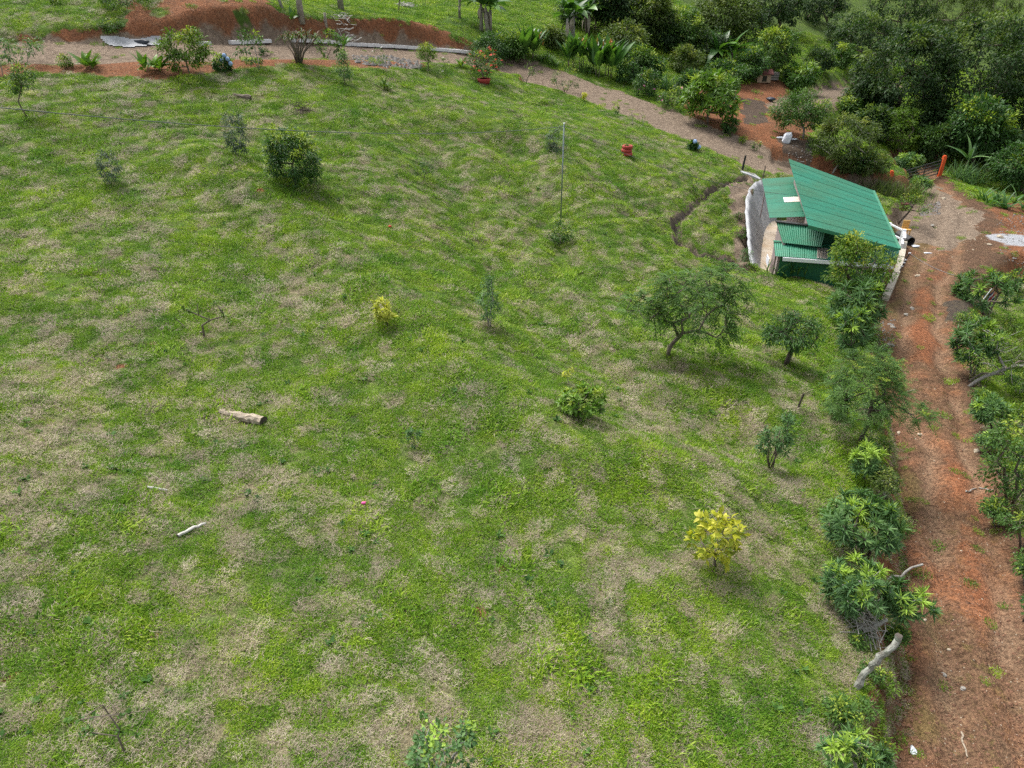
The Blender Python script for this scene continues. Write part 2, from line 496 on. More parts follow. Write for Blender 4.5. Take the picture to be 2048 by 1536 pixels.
brown = np.maximum(brown, sstep(.36, .2, d_dt)); dark = np.maximum(dark, .75 * sstep(.34, .2, d_dt))
for pl in ([(1462,362),(1502,352),(1500,545),(1466,540)], [(1530,545),(1700,552),(1700,562),(1560,558)],
           [(1840,350),(1880,380),(1960,430),(1960,470),(1900,500),(1800,480),(1770,430),(1800,395),(1850,400)]):
    brown = np.maximum(brown, paint(pl))
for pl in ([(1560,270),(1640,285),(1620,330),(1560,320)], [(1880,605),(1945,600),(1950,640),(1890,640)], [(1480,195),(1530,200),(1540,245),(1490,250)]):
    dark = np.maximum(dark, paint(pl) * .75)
# grey stone on the apron
gravel = np.maximum(1 - sstep(.8, 1.9, np.hypot(GX - q[0], GY - q[1]) + wx * 1.2), 0)
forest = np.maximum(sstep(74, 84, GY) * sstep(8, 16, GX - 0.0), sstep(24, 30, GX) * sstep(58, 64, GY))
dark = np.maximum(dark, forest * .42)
# straw left from mowing lies in patches drawn out along the contour
def straw_amount(x, y, zc, d):
    st = .52 * fbm(x * 2.9 + 3, y * 2.9, 51, 4) + .32 * fbm(zc * 1.9, (x + y * .3) * 1.3, 57, 3) + .16 * fbm(x * .3, y * .3, 61, 2)
    lowb = sstep(30, 14, d)
    s = sstep(.46 - .035 * lowb, .68 - .04 * lowb, st)
    return s * sstep(60, 44, y) * (1 - .2 * sstep(30, 42, d))
straw = straw_amount(GX, GY, tz, PD)
# small bare patches
for (bx, by, br) in ((300, 687, .18), (305, 790, .12), (965, 1225, .2), (1000, 1140, .2), (1135, 925, .1), (30, 1350, .12), (300, 1270, .2), (240, 735, .14), (520, 380, .2), (640, 625, .15)):
    b = ground(bx, by)
    red = np.maximum(red, 1 - sstep(br * .5, br * 1.3, np.hypot(GX - b[0], (GY - b[1])) + wx * .25))
grass_ok = (1 - np.clip(np.maximum(np.maximum(red, brown), np.maximum(np.maximum(m_pad, 1 - sstep(.5, .8, dpad)), gravel)), 0, 1)) * (1 - .25 * forest)
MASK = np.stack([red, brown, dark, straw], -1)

def ground_mat():
    m, nd, lk, b = new_mat('ground_soil_and_turf')
    at = N(nd, 'ShaderNodeAttribute', attribute_name='mask')
    sep = nd.new('ShaderNodeSeparateColor'); lk.new(at.outputs['Color'], sep.inputs[0])
    gr = N(nd, 'ShaderNodeAttribute', attribute_name='stone')
    geo = nd.new('ShaderNodeNewGeometry'); pos = geo.outputs['Position']
    n1 = noise(nd, lk, .5, 2, .6, pos); n2 = noise(nd, lk, 3.5, 3, .7, pos); n3 = noise(nd, lk, 22, 2, .75, pos); n4 = noise(nd, lk, 1.1, 3, .65, pos); n5 = noise(nd, lk, 9, 3, .75, pos)
    turf = ramp(nd, [(.30, (.045, .085, .018)), (.5, (.075, .135, .022)), (.72, (.12, .19, .03))]); lk.new(n1.outputs[0], turf.inputs[0])
    tfine = ramp(nd, [(.32, (.45, .5, .45)), (.65, (1.35, 1.3, 1.2))]); lk.new(n3.outputs[0], tfine.inputs[0])
    tcol = mixc(nd, lk, turf.outputs[0], tfine.outputs[0], 1.0, 'MULTIPLY')
    sc = ramp(nd, [(.3, (.13, .105, .06)), (.5, (.24, .195, .125)), (.7, (.36, .30, .21))]); lk.new(n3.outputs[0], sc.inputs[0])
    sf = mathn(nd, lk, 'MULTIPLY', at.outputs['Alpha'], 0.85)
    c = mixc(nd, lk, tcol, sc.outputs[0], sf)
    # red clay
    rc = ramp(nd, [(.28, (.10, .055, .034)), (.42, (.185, .105, .064)), (.55, (.26, .135, .078)), (.62, (.33, .155, .08)), (.78, (.36, .19, .11))]); lk.new(n4.outputs[0], rc.inputs[0])
    rb = ramp(nd, [(.35, (.23, .15, .09)), (.52, (.145, .092, .058)), (.66, (.165, .13, .058))]); lk.new(n2.outputs[0], rb.inputs[0])
    rbf = ramp(nd, [(.36, (.1, .1, .1)), (.58, (.85, .85, .85))]); lk.new(n1.outputs[0], rbf.inputs[0])
    rcol = mixc(nd, lk, rc.outputs[0], rb.outputs[0], rbf.outputs[0])
    ra = N(nd, 'ShaderNodeAttribute', attribute_name='road'); rs = nd.new('ShaderNodeSeparateColor'); lk.new(ra.outputs['Color'], rs.inputs[0])
    def wk(sock, g=1.0):
        s = mathn(nd, lk, 'ADD', sock, mathn(nd, lk, 'MULTIPLY', mathn(nd, lk, 'SUBTRACT', n2.outputs[0], .5), 1.1))
        mr = nd.new('ShaderNodeMapRange'); mr.inputs['From Min'].default_value = .3; mr.inputs['From Max'].default_value = .9; mr.inputs['To Max'].default_value = g
        lk.new(s, mr.inputs['Value']); return mr.outputs[0]
    rcol = mixc(nd, lk, rcol, (.31, .125, .06), wk(rs.outputs['Red'], .75))
    rcol = mixc(nd, lk, rcol, (.20, .155, .065), wk(rs.outputs['Green'], .7))
    rcol = mixc(nd, lk, rcol, (.13, .085, .058), wk(rs.outputs['Blue'], .7))
    rcol = mixc(nd, lk, rcol, (.30, .205, .135), mathn(nd, lk, 'MULTIPLY', ra.outputs['Alpha'], .75))
    rfi = ramp(nd, [(.3, (.6, .6, .62)), (.7, (1.3, 1.28, 1.25))]); lk.new(n3.outputs[0], rfi.inputs[0])
    rcol = mixc(nd, lk, rcol, rfi.outputs[0], 1.0, 'MULTIPLY')
    rm = ramp(nd, [(.34, (.42, .40, .39)), (.5, (.84, .81, .79)), (.68, (1.14, 1.1, 1.06))]); lk.new(n5.outputs[0], rm.inputs[0])
    rcol = mixc(nd, lk, rcol, rm.outputs[0], 1.0, 'MULTIPLY')
    def edge(sock, lo=.35, hi=.65):
        s = mathn(nd, lk, 'ADD', sock, mathn(nd, lk, 'MULTIPLY', mathn(nd, lk, 'SUBTRACT', n2.outputs[0], .5), .7))
        mr = nd.new('ShaderNodeMapRange'); mr.inputs['From Min'].default_value = lo; mr.inputs['From Max'].default_value = hi
        lk.new(s, mr.inputs['Value']); return mr.outputs[0]
    c = mixc(nd, lk, c, rcol, edge(sep.outputs['Red']))
    bc = ramp(nd, [(.3, (.14, .105, .077)), (.5, (.21, .162, .12)), (.7, (.285, .225, .168))]); lk.new(n2.outputs[0], bc.inputs[0])
    bcol = mixc(nd, lk, bc.outputs[0], rfi.outputs[0], 1.0, 'MULTIPLY')
    c = mixc(nd, lk, c, bcol, edge(sep.outputs['Green']))
    gc = ramp(nd, [(.35, (.27, .28, .30)), (.7, (.42, .43, .45))]); lk.new(n3.outputs[0], gc.inputs[0])
    c = mixc(nd, lk, c, gc.outputs[0], edge(gr.outputs['Fac']))
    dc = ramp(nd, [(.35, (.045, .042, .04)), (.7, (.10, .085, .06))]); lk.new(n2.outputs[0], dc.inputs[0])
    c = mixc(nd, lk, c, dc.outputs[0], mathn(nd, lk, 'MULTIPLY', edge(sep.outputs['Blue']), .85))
    lk.new(c, b.inputs['Base Color'])
    b.inputs['Roughness'].default_value = .95; b.inputs['Specular IOR Level'].default_value = .1
    hh = mathn(nd, lk, 'ADD', mathn(nd, lk, 'MULTIPLY', n5.outputs[0], .7), mathn(nd, lk, 'MULTIPLY', n3.outputs[0], .4))
    bp = nd.new('ShaderNodeBump'); bp.inputs['Strength'].default_value = .9; bp.inputs['Distance'].default_value = .12
    lk.new(hh, bp.inputs['Height']); lk.new(bp.outputs[0], b.inputs['Normal'])
    return m
M['ground'] = ground_mat()
fr_ = fbm(GX * .45, GY * .3, 91, 4)
ROADC = np.stack([road_soil * (np.exp(-((sdl + .30 + wob_ * 1.1) / .5) ** 2) * sstep(.36, .62, fr_) * .8 + .35 * sstep(.52, .66, fr_)) + (1 - road_soil) * (.45 + .5 * fr_), road_soil * sstep(.25, .9, sdl) * sstep(1.6, 1.2, sdl) * sstep(.62, .4, fr_), road_soil * sstep(-.75, -1.3, sdl) * (1 - .6 * sstep(.45, .6, fr_)), np.clip(rut * sstep(.3, .5, fbm(GX * .8, GY * .4, 95, 3)), 0, 1)], -1)

ny, nx = GX.shape
idx = np.arange(ny * nx).reshape(ny, nx)
QUADS = np.stack([idx[:-1, :-1], idx[:-1, 1:], idx[1:, 1:], idx[1:, :-1]], -1).reshape(-1, 4)
VV = np.stack([GX, GY, GZ], -1).reshape(-1, 3)
avg = lambda A: (A[:-1, :-1] + A[:-1, 1:] + A[1:, 1:] + A[1:, :-1]).ravel() / 4
f_road = avg(road_soil) > .5
f_up = avg(1 - sstep(-.15, .5, d_up - v_up[..., 1] + wx * .8)) > .5
f_far = avg(m_far) > .5
f_pad = avg(m_pad) > .6
f_red = avg(red) > .5
cls = np.where(f_road, 1, np.where(f_up, 2, np.where(f_far, 3, np.where(f_pad, 4, np.where(f_red & (avg(PY) < 330), 5, 0)))))
for k, nm in enumerate(['hillside_ground', 'dirt_road', 'upper_track', 'far_track', 'house_yard_ground', 'bare_earth_ground']):
    q4 = QUADS[cls == k]
    if not len(q4): continue
    u, inv = np.unique(q4, return_inverse=True)
    me = mesh_np(nm, VV[u], inv.reshape(-1, 4), M['ground'], True,
                 {'mask': ('FLOAT_COLOR', MASK.reshape(-1, 4)[u]), 'stone': ('FLOAT', gravel.ravel()[u]), 'road': ('FLOAT_COLOR', np.clip(ROADC, 0, 1).reshape(-1, 4)[u])})
    props(obj(nm, me), kind='structure')
# ------------------------------------------------------------------ turf: green tufts and mown straw
def blade_mat(name, stops, patch_stops, trans):
    m, nd, lk, b = new_mat(name)
    oi = nd.new('ShaderNodeObjectInfo')
    geo = nd.new('ShaderNodeNewGeometry')
    at = N(nd, 'ShaderNodeAttribute', attribute_name='rnd')
    n = noise(nd, lk, .42, 3, .7, geo.outputs['Position'])
    f = mathn(nd, lk, 'ADD', mathn(nd, lk, 'MULTIPLY', oi.outputs['Random'], .55), mathn(nd, lk, 'MULTIPLY', at.outputs['Fac'], .45))
    r = ramp(nd, stops); lk.new(f, r.inputs[0])
    r2 = ramp(nd, patch_stops); lk.new(n.outputs[0], r2.inputs[0])
    c = mixc(nd, lk, r.outputs[0], r2.outputs[0], 1.0, 'MULTIPLY')
    lk.new(c, b.inputs['Base Color']); b.inputs['Roughness'].default_value = .6; b.inputs['Specular IOR Level'].default_value = .2
    tr = nd.new('ShaderNodeBsdfTranslucent'); lk.new(c, tr.inputs['Color'])
    mx = nd.new('ShaderNodeMixShader'); mx.inputs[0].default_value = trans
    lk.new(b.outputs[0], mx.inputs[1]); lk.new(tr.outputs[0], mx.inputs[2]); lk.new(mx.outputs[0], nd['Material Output'].inputs['Surface'])
    return m
M['blade'] = blade_mat('grass_blade', [(0, (.057, .145, .016)), (.3, (.132, .27, .020)), (.65, (.245, .39, .028)), (1, (.40, .50, .085))],
                       [(.3, (.62, .80, .85)), (.5, (1, 1, 1)), (.68, (1.32, 1.22, .85))], .35)
M['straw'] = blade_mat('dry_straw', [(0, (.13, .10, .07)), (.35, (.28, .23, .165)), (.7, (.45, .39, .295)), (1, (.64, .575, .46))],
                       [(.3, (.85, .85, .88)), (.7, (1.12, 1.08, 1.0))], .15)

M['weed'] = blade_mat('weed_leaf', [(0, (.035, .09, .025)), (.5, (.07, .16, .035)), (1, (.13, .25, .05))], [(.3, (.8, .85, .9)), (.7, (1.2, 1.15, 1.0))], .3)

def blades(n, lmin, lmax, wid, lean0, lean1, spread, seed, curve=.35, flat=False):
    r = np.random.default_rng(seed)
    a = r.uniform(0, 2 * np.pi, n); lean = np.radians(r.uniform(lean0, lean1, n)); L = r.uniform(lmin, lmax, n)
    rr = spread * np.sqrt(r.uniform(0, 1, n)); b = r.uniform(0, 2 * np.pi, n)
    P = np.stack([rr * np.cos(b), rr * np.sin(b), r.uniform(0, .02 if not flat else .05, n)], -1)
    d = np.stack([np.cos(a) * np.sin(lean), np.sin(a) * np.sin(lean), np.cos(lean)], -1)
    l2 = np.minimum(lean + curve * r.uniform(.3, 1.3, n), 1.9)
    a2 = a + r.normal(0, .35, n)
    d2 = np.stack([np.cos(a2) * np.sin(l2), np.sin(a2) * np.sin(l2), np.cos(l2)], -1)
    s = np.stack([-np.sin(a), np.cos(a), np.zeros(n)], -1) * (wid * r.uniform(.6, 1.3, n))[:, None] / 2
    mid = P + d * (L * .55)[:, None]; tip = mid + d2 * (L * .45)[:, None]
    tip[:, 2] = np.maximum(tip[:, 2], .004)
    V = np.stack([P - s * .8, P + s * .8, mid + s, mid - s, tip], 1)
    base = (np.arange(n) * 5)[:, None]
    F = np.concatenate([base + np.array([[0, 1, 2]]), base + np.array([[0, 2, 3]]), base + np.array([[3, 2, 4]])])
    return V.reshape(-1, 3), F, np.repeat(r.uniform(0, 1, n), 5)

protos = bpy.data.collections.new('turf_tufts')          # sources of the scattered tufts, not in the scene themselves
protos_s = bpy.data.collections.new('straw_tufts')
def tuft(name, parts, coll):
    Vs, Fs, Qs, Ms = [], [], [], []; off = 0; mats = []
    for mat, args in parts:
        V, F, q_ = blades(*args)
        Vs.append(V); Fs.append(F + off); Qs.append(q_); off += len(V)
        Ms.append(np.full(len(F), len(mats), np.int32)); mats.append(mat)
    me = mesh_np(name, np.concatenate(Vs), np.concatenate(Fs), attr={'rnd': ('FLOAT', np.concatenate(Qs))})
    for mt in mats: me.materials.append(mt)
    me.polygons.foreach_set('material_index', np.concatenate(Ms))
    coll.objects.link(bpy.data.objects.new(name, me))
for k in range(6):
    tuft('grass_tuft', [(M['blade'], (104, .035, .105, .0118, 12, 70, .20, 100 + k)), (M['straw'], (22, .04, .12, .0055, 50, 88, .23, 150 + k))], protos)
    tuft('straw_tuft', [(M['straw'], (112, .04, .125, .0058, 45, 90, .21, 200 + k, .4, True)), (M['blade'], (52, .03, .085, .0108, 15, 70, .23, 250 + k))], protos_s)

def scatter_tree(coll):
    ng = bpy.data.node_groups.new('scatter', 'GeometryNodeTree')
    ng.interface.new_socket('Geometry', in_out='INPUT', socket_type='NodeSocketGeometry')
    ng.interface.new_socket('Geometry', in_out='OUTPUT', socket_type='NodeSocketGeometry')
    nd, lk = ng.nodes, ng.links
    gi, go = nd.new('NodeGroupInput'), nd.new('NodeGroupOutput')
    ci = nd.new('GeometryNodeCollectionInfo'); ci.inputs['Collection'].default_value = coll
    ci.inputs['Separate Children'].default_value = True; ci.inputs['Reset Children'].default_value = True
    ip = nd.new('GeometryNodeInstanceOnPoints'); ip.inputs['Pick Instance'].default_value = True
    def named(nm, typ):
        a = nd.new('GeometryNodeInputNamedAttribute'); a.data_type = typ; a.inputs['Name'].default_value = nm
        return a.outputs['Attribute']
    lk.new(gi.outputs[0], ip.inputs['Points']); lk.new(ci.outputs[0], ip.inputs['Instance'])
    lk.new(named('rot', 'FLOAT_VECTOR'), ip.inputs['Rotation']); lk.new(named('scl', 'FLOAT'), ip.inputs['Scale'])
    lk.new(named('pick', 'INT'), ip.inputs['Instance Index'])
    lk.new(ip.outputs[0], go.inputs[0])
    return ng

def scatter(name, label, P, scl, coll, cat, nk=6):
    me = bpy.data.meshes.new(name)
    n = len(P); me.vertices.add(n); me.vertices.foreach_set('co', P.astype(np.float32).ravel())
    gx, gy = grid_sample(gxx, P[:, 0], P[:, 1]), grid_sample(gyy, P[:, 0], P[:, 1])
    k = np.minimum(1, .9 / (np.hypot(gx, gy) + 1e-6))
    az = rng.uniform(0, 2 * np.pi, n)
    # tilt with the slope: small-angle tilt about x and y, spin about z is left to the copies' own variety
    R = np.stack([np.arctan(gy * k), -np.arctan(gx * k), az], -1).astype(np.float32)
    R[:, 0], R[:, 1] = (np.arctan(gy * k) * np.cos(az) - np.arctan(gx * k) * np.sin(az)), (-np.arctan(gx * k) * np.cos(az) - np.arctan(gy * k) * np.sin(az))
    a = me.attributes.new('rot', 'FLOAT_VECTOR', 'POINT'); a.data.foreach_set('vector', R.ravel())
    a = me.attributes.new('scl', 'FLOAT', 'POINT'); a.data.foreach_set('value', scl.astype(np.float32))
    a = me.attributes.new('pick', 'INT', 'POINT'); a.data.foreach_set('value', rng.integers(0, nk, n).astype(np.int32))
    o = obj(name, me)
    md = o.modifiers.new('scatter', 'NODES'); md.node_group = scatter_tree(coll)
    return props(o, label, cat, kind='stuff')

def candidates(y0, y1, dens, side=1.12):
    """random points on the ground inside the (slightly widened) view"""
    out = []
    for ya in np.arange(y0, y1, 1.0):
        hw = (ya * CP + 6) * .727 * side + 1.5
        n = int(2 * hw * dens)
        out.append(np.stack([rng.uniform(-hw, hw, n), rng.uniform(ya, ya + 1, n)], -1))
    P = np.concatenate(out)
    z = hfun(P[:, 0], P[:, 1])
    px, py, d = project(P[:, 0], P[:, 1], z)
    m = (px > -160) & (px < 2210) & (py > -60) & (py < 1680)
    return P[m], z[m], d[m]

BANK = sstep(-.25, .1, sdl - v_road[..., 1]) * sstep(1.3, .8, sdl - v_road[..., 1]) * sstep(33, 30, GY) + .6 * sstep(-.1, -.3, sdl + v_road[..., 1] - .2) * sstep(-1.2, -.8, sdl + v_road[..., 1]) * sstep(36, 33, GY)
G, S = [], []
for (y0, y1, dens, sg, ss) in ((3, 12, 56, .78, .78), (12, 20, 36, .95, .95), (20, 30, 22, 1.12, 1.15), (30, 44, 17, 1.15, 1.2), (44, 66, 13, 1.15, 1.2), (66, 96, 4, 2.2, 2)):
    P, z, d = candidates(y0, y1, dens)
    ok = grid_sample(grass_ok, P[:, 0], P[:, 1])
    sa = straw_amount(P[:, 0], P[:, 1], grid_sample(tz, P[:, 0], P[:, 1]), d)
    u = rng.uniform(0, 1, len(P)); u2 = rng.uniform(0, 1, len(P))
    bank = grid_sample(BANK, P[:, 0], P[:, 1])
    keep = u2 < np.maximum(ok * .98 + .022, bank * .55)
    iss = (u < sa * .66 + .05) & (P[:, 1] < 62)
    lush = .55 + .95 * fbm(P[:, 0] * .8, P[:, 1] * .8, 71, 3)
    iss = iss | ((bank > .3) & (ok < .5) & (u < .6))
    g = keep & ~iss; s_ = keep & iss & ((ok > .4) | (bank > .3))
    tall = np.where(rng.uniform(0, 1, len(P)) < .025, 1.75, 1.0)
    G.append(np.c_[P[g], z[g], (sg * lush * tall * rng.uniform(.7, 1.25, len(P)))[g]])
    S.append(np.c_[P[s_], z[s_] + .01, (ss * rng.uniform(.7, 1.3, len(P)))[s_]])
G = np.concatenate(G); S = np.concatenate(S)
scatter('grass', 'short green pasture grass covering the hillside', G[:, :3], G[:, 3], protos, 'grass')
scatter('dry_grass', 'pale mown straw lying in patches over the green pasture', S[:, :3], S[:, 3], protos_s, 'straw')
protos_w = bpy.data.collections.new('weed_rosettes')
for k in range(6):
    tuft('weed_rosette', [(M['weed'], (13, .06, .13, .045, 40, 85, .03, 400 + k))], protos_w)
W_ = []
for (y0, y1, dens) in ((3, 14, 1.6), (14, 24, .8), (24, 44, .45)):
    P, z, d = candidates(y0, y1, dens)
    ok = (grid_sample(grass_ok, P[:, 0], P[:, 1]) > .6) & (fbm(P[:, 0] * .6, P[:, 1] * .6, 501, 2) > .45)
    W_.append(np.c_[P[ok], z[ok] + .015, rng.uniform(.5, 1.3, ok.sum())])
W_ = np.concatenate(W_)
scatter('field_weeds', 'small broad-leaved weeds dotted through the pasture', W_[:, :3], W_[:, 3], protos_w, 'weeds')
print('TURF', len(G), len(S))
# ------------------------------------------------------------------ plants
def leaf_geo(P, D, U, L, W, fold=.18, droop=.12):
    """folded two-triangle leaves: bases P, axes D, up hints U"""
    D = D / (np.linalg.norm(D, axis=1, keepdims=True) + 1e-9)
    S = np.cross(D, U); S /= (np.linalg.norm(S, axis=1, keepdims=True) + 1e-9)
    Nn = np.cross(S, D)
    L = L[:, None]; W = W[:, None]
    mid = P + D * L * .45
    V = np.stack([P, mid + S * W / 2 + Nn * W * fold, P + D * L - Nn * L * droop, mid - S * W / 2 + Nn * W * fold], 1)
    n = len(P); b = (np.arange(n) * 4)[:, None]
    F = np.concatenate([b + np.array([[0, 1, 2]]), b + np.array([[0, 2, 3]])])
    return V.reshape(-1, 3), F

def unit(n, r):
    v = r.normal(size=(n, 3)); return v / np.linalg.norm(v, axis=1, keepdims=True)

def crown_leaves(cent, axis_out, mode, per, L, W, cl_r, r, tipf, droop=.25, tips=None):
    """leaves round the cluster centres; returns verts, faces, rnd"""
    n = len(cent)
    if mode == 'ball':
        ci = np.repeat(np.arange(n), per)
        o = unit(len(ci), r) * (r.uniform(0, 1, len(ci)) ** .6)[:, None]
        o *= np.array([1, 1, .75]) * cl_r
        P = cent[ci] + o
        D = o / cl_r * .8 + axis_out[ci] * .5 + unit(len(ci), r) * .7 + np.array([0, 0, -droop])
        U = np.array([0, 0, 1.]) + unit(len(ci), r) * .5
        LL = L * r.uniform(.6, 1.25, len(ci)); WW = W * r.uniform(.7, 1.2, len(ci))
    elif mode == 'rosette':
        ci = np.repeat(np.arange(n), per)
        A = axis_out * .7 + np.array([0, 0, .9]); A /= np.linalg.norm(A, axis=1, keepdims=True)
        A = A[ci]
        T = np.cross(A, unit(len(ci), r)); T /= np.linalg.norm(T, axis=1, keepdims=True)
        el = np.radians(r.uniform(20, 105, len(ci)))[:, None]
        D = A * np.cos(el) + T * np.sin(el)
        P = cent[ci] - A * (r.uniform(0, 1, len(ci))[:, None] * L * .5)
        U = A + .15 * unit(len(ci), r)
        LL = L * r.uniform(.65, 1.15, len(ci)); WW = W * r.uniform(.8, 1.2, len(ci))
    elif mode == 'pinnate':
        nf, nl = per
        fi = np.repeat(np.arange(n), nf); m = len(fi)
        Fd = axis_out[fi] * .6 + unit(m, r) * .8 + np.array([0, 0, .15]); Fd /= np.linalg.norm(Fd, axis=1, keepdims=True)
        FL = cl_r * r.uniform(.8, 1.7, m)
        ci0 = np.repeat(np.arange(m), nl); t = np.tile(np.linspace(.15, 1, nl), m)
        sgn = np.tile(np.where(np.arange(nl) % 2 == 0, 1., -1.), m)
        Pp = cent[fi][ci0] + Fd[ci0] * (FL[ci0] * t)[:, None]; Pp[:, 2] -= FL[ci0] * t * t * droop
        S = np.cross(Fd[ci0], np.array([0, 0, 1.])); S /= (np.linalg.norm(S, axis=1, keepdims=True) + 1e-6)
        D = S * sgn[:, None] + Fd[ci0] * .55 + np.array([0, 0, -.25]) + unit(len(ci0), r) * .15
        P = Pp; U = np.array([0, 0, 1.]) + unit(len(ci0), r) * .3; ci = fi[ci0]
        LL = L * r.uniform(.7, 1.15, len(ci)); WW = W * r.uniform(.8, 1.2, len(ci))
    V, F = leaf_geo(P, D, U, LL, WW)
    clr = r.uniform(.1, .8, n)
    q = np.clip(clr[ci] * .55 + r.uniform(0, .42, len(ci)), 0, .86)
    if tips is not None: q = np.where(tips[ci], r.uniform(.93, 1, len(ci)), q)
    elif tipf > 0:
        up = axis_out[:, 2] + r.normal(0, .5, n); th = np.quantile(up, 1 - tipf)
        q = np.where((up >= th)[ci], r.uniform(.9, 1, len(ci)), q)
    return V, F, np.repeat(q, 4)

def grow(base, trunk, cent, r, wig=.12):
    """branches from the trunk nodes to every cluster centre; returns chains of node indices"""
    nodes = [np.array(p, float) for p in trunk]; par = [-1] + list(range(len(trunk) - 1))
    top = nodes[-1]; ends = []
    order = np.argsort(np.linalg.norm(cent - top, axis=1))
    for k in order:
        c = cent[k]; A = np.array(nodes)
        d = np.linalg.norm(A - c, axis=1); cost = d * np.where(A[:, 2] > c[2] + .05, 1.35, 1.0)
        cost[:max(1, len(trunk) // 2)] *= 1.5
        j = int(np.argmin(cost)); a = nodes[j]
        st = max(1, int(d[j] / (np.linalg.norm(cent.max(0) - cent.min(0)) / 7 + 1e-6)))
        p = j
        for q in range(1, st + 1):
            t = q / st
            pt = a * (1 - t) + c * t + np.array([0, 0, math.sin(math.pi * t) * d[j] * .08]) + (r.normal(size=3) * wig * d[j] / st if q < st else 0)
            nodes.append(pt); par.append(p); p = len(nodes) - 1
        ends.append(p)
    cnt = np.zeros(len(nodes))
    for e in ends: cnt[e] += 1
    for i in range(len(nodes) - 1, 0, -1):
        if par[i] >= 0: cnt[par[i]] += cnt[i]
    return nodes, par, cnt

def branch_mesh(nodes, par, cnt, r0, rtip, mat, name='trunk', sides=5):
    mx = cnt.max(); ex = .5
    rad = np.maximum(rtip, r0 * (cnt / mx) ** ex)
    ch = {}
    for i, p in enumerate(par):
        if p >= 0: ch.setdefault(p, []).append(i)
    V, F = [], []
    stack = [0]; starts = [(None, 0)]
    while starts:
        pre, i = starts.pop()
        chain = ([pre] if pre is not None else []) + [i]
        while True:
            c = ch.get(chain[-1], [])
            if not c: break
            c = sorted(c, key=lambda q: -cnt[q])
            for o in c[1:]: starts.append((chain[-1], o))
            chain.append(c[0])
        rr = [rad[k] for k in chain]
        if pre is not None: rr[0] = min(rad[pre], rad[i] * 1.25)
        v, f = tube_geo([nodes[k] for k in chain], rr, sides, True)
        b = len(V); V += v; F += [tuple(x + b for x in q) for q in f]
    return mesh_np(name, V, F, mat, True)

def crown_box(P, bb, dy=0.0, depth=1.0):
    """photograph box of a crown above the base P -> centre and radii in metres"""
    x0, y0, x1, y1 = bb
    r = ray((x0 + x1) / 2, (y0 + y1) / 2)
    t = (P[1] + dy) / r[1]
    c = r * t
    s = t / FPX
    rx = (x1 - x0) / 2 * s; h = (y1 - y0) / 2 * s
    al = math.atan2(-r[2], r[1]); ry = rx * depth
    rz = math.sqrt(max(h * h - (ry * math.sin(al)) ** 2, (.45 * h) ** 2)) / math.cos(al)
    return c, np.array([rx, ry, rz])

_seed = [1000]
def plant(name, label, cat, base, crowns, mat, n=40, per=30, L=.12, W=.05, mode='ball', cl=.22, bark='bark', r0=.04, rtip=.006,
          stems=1, tip=.08, shell=.5, droop=.25, group=None, dy=0.0, depth=1.0, lean=None, tipmat=None, tfrac=1.0, extra=None, low=.25, rag=.35):
    _seed[0] += 1; r = np.random.default_rng(_seed[0])
    P = ground(*base)
    root = thing(name, label, cat, P, group)
    if isinstance(crowns, tuple): crowns = [crowns]
    boxes = [crown_box(P, b, dy, depth) for b in crowns]
    vol = np.array([np.prod(R) ** (2 / 3) for _, R in boxes]); vol = vol / vol.sum()
    C, OUT = [], []
    for (c, R), f in zip(boxes, vol):
        k = max(3, int(round(n * f)))
        u = unit(k * 2, r)
        u = u[u[:, 2] > -.85][:k]; k = len(u)
        lob = 1 - rag * (fbm(u[:, 0] * 2.1 + _seed[0], u[:, 1] * 2.1 + u[:, 2] * 1.7, _seed[0], 2))
        rad = (shell + (1 - shell) * r.uniform(0, 1, k) ** .5) * lob / (1 - rag * .5)
        rad = np.clip(rad * 1.12, 0, 1.1)
        q_ = c + u * R * rad[:, None] * (1 - min(.4, cl * .6 / max(R.min(), .05)))
        C.append(q_); OUT.append(u)
    C = np.concatenate(C) - P; OUT = np.concatenate(OUT)
    C[:, 2] = np.maximum(C[:, 2], .06)
    cc = sum(c * f for (c, R), f in zip(boxes, vol)) - P
    rzm = max(R[2] for _, R in boxes)
    nst = stems
    if nst == 1:
        tp = cc.copy(); tp[2] = max(cc[2] - rzm * .35, cc[2] * .4); tp = tp * tfrac
        mid = tp * .5 + r.normal(size=3) * np.array([.06, .06, 0]) * np.linalg.norm(tp)
        if lean is not None: mid = mid + np.array(lean)
        trunk = [np.array([0, 0, -.08]), tp * .25 + (mid - tp * .5) * .6, mid, tp * .78 + (mid - tp * .5) * .5, tp]
        nodes, par, cnt = grow(P, trunk, C, r)
        obj('trunk', branch_mesh(nodes, par, cnt, r0, rtip, M[bark]), root)
    else:
        ang = np.arctan2(C[:, 1] - cc[1] * .5, C[:, 0] - cc[0] * .5); grp = (((ang + math.pi) / (2 * math.pi) * nst).astype(int)) % nst
        for g in range(nst):
            cg = C[grp == g]
            if len(cg) == 0: continue
            m = cg.mean(0); b0 = np.array([r.normal(0, .04), r.normal(0, .04), -.05])
            nodes, par, cnt = grow(P, [b0, b0 + m * .35 + np.array([0, 0, .05]), m * .7], cg, r)
            obj('stem', branch_mesh(nodes, par, cnt, r0, rtip, M[bark], 'stem', 4), root)
    V, F, q_ = crown_leaves(C, OUT, mode, per, L, W, cl, r, tip, droop)
    obj('crown', mesh_np('crown', V, F, M[mat], attr={'rnd': ('FLOAT', q_)}), root)
    if extra: extra(root, P, C, OUT, r)
    return root, P, C, OUT

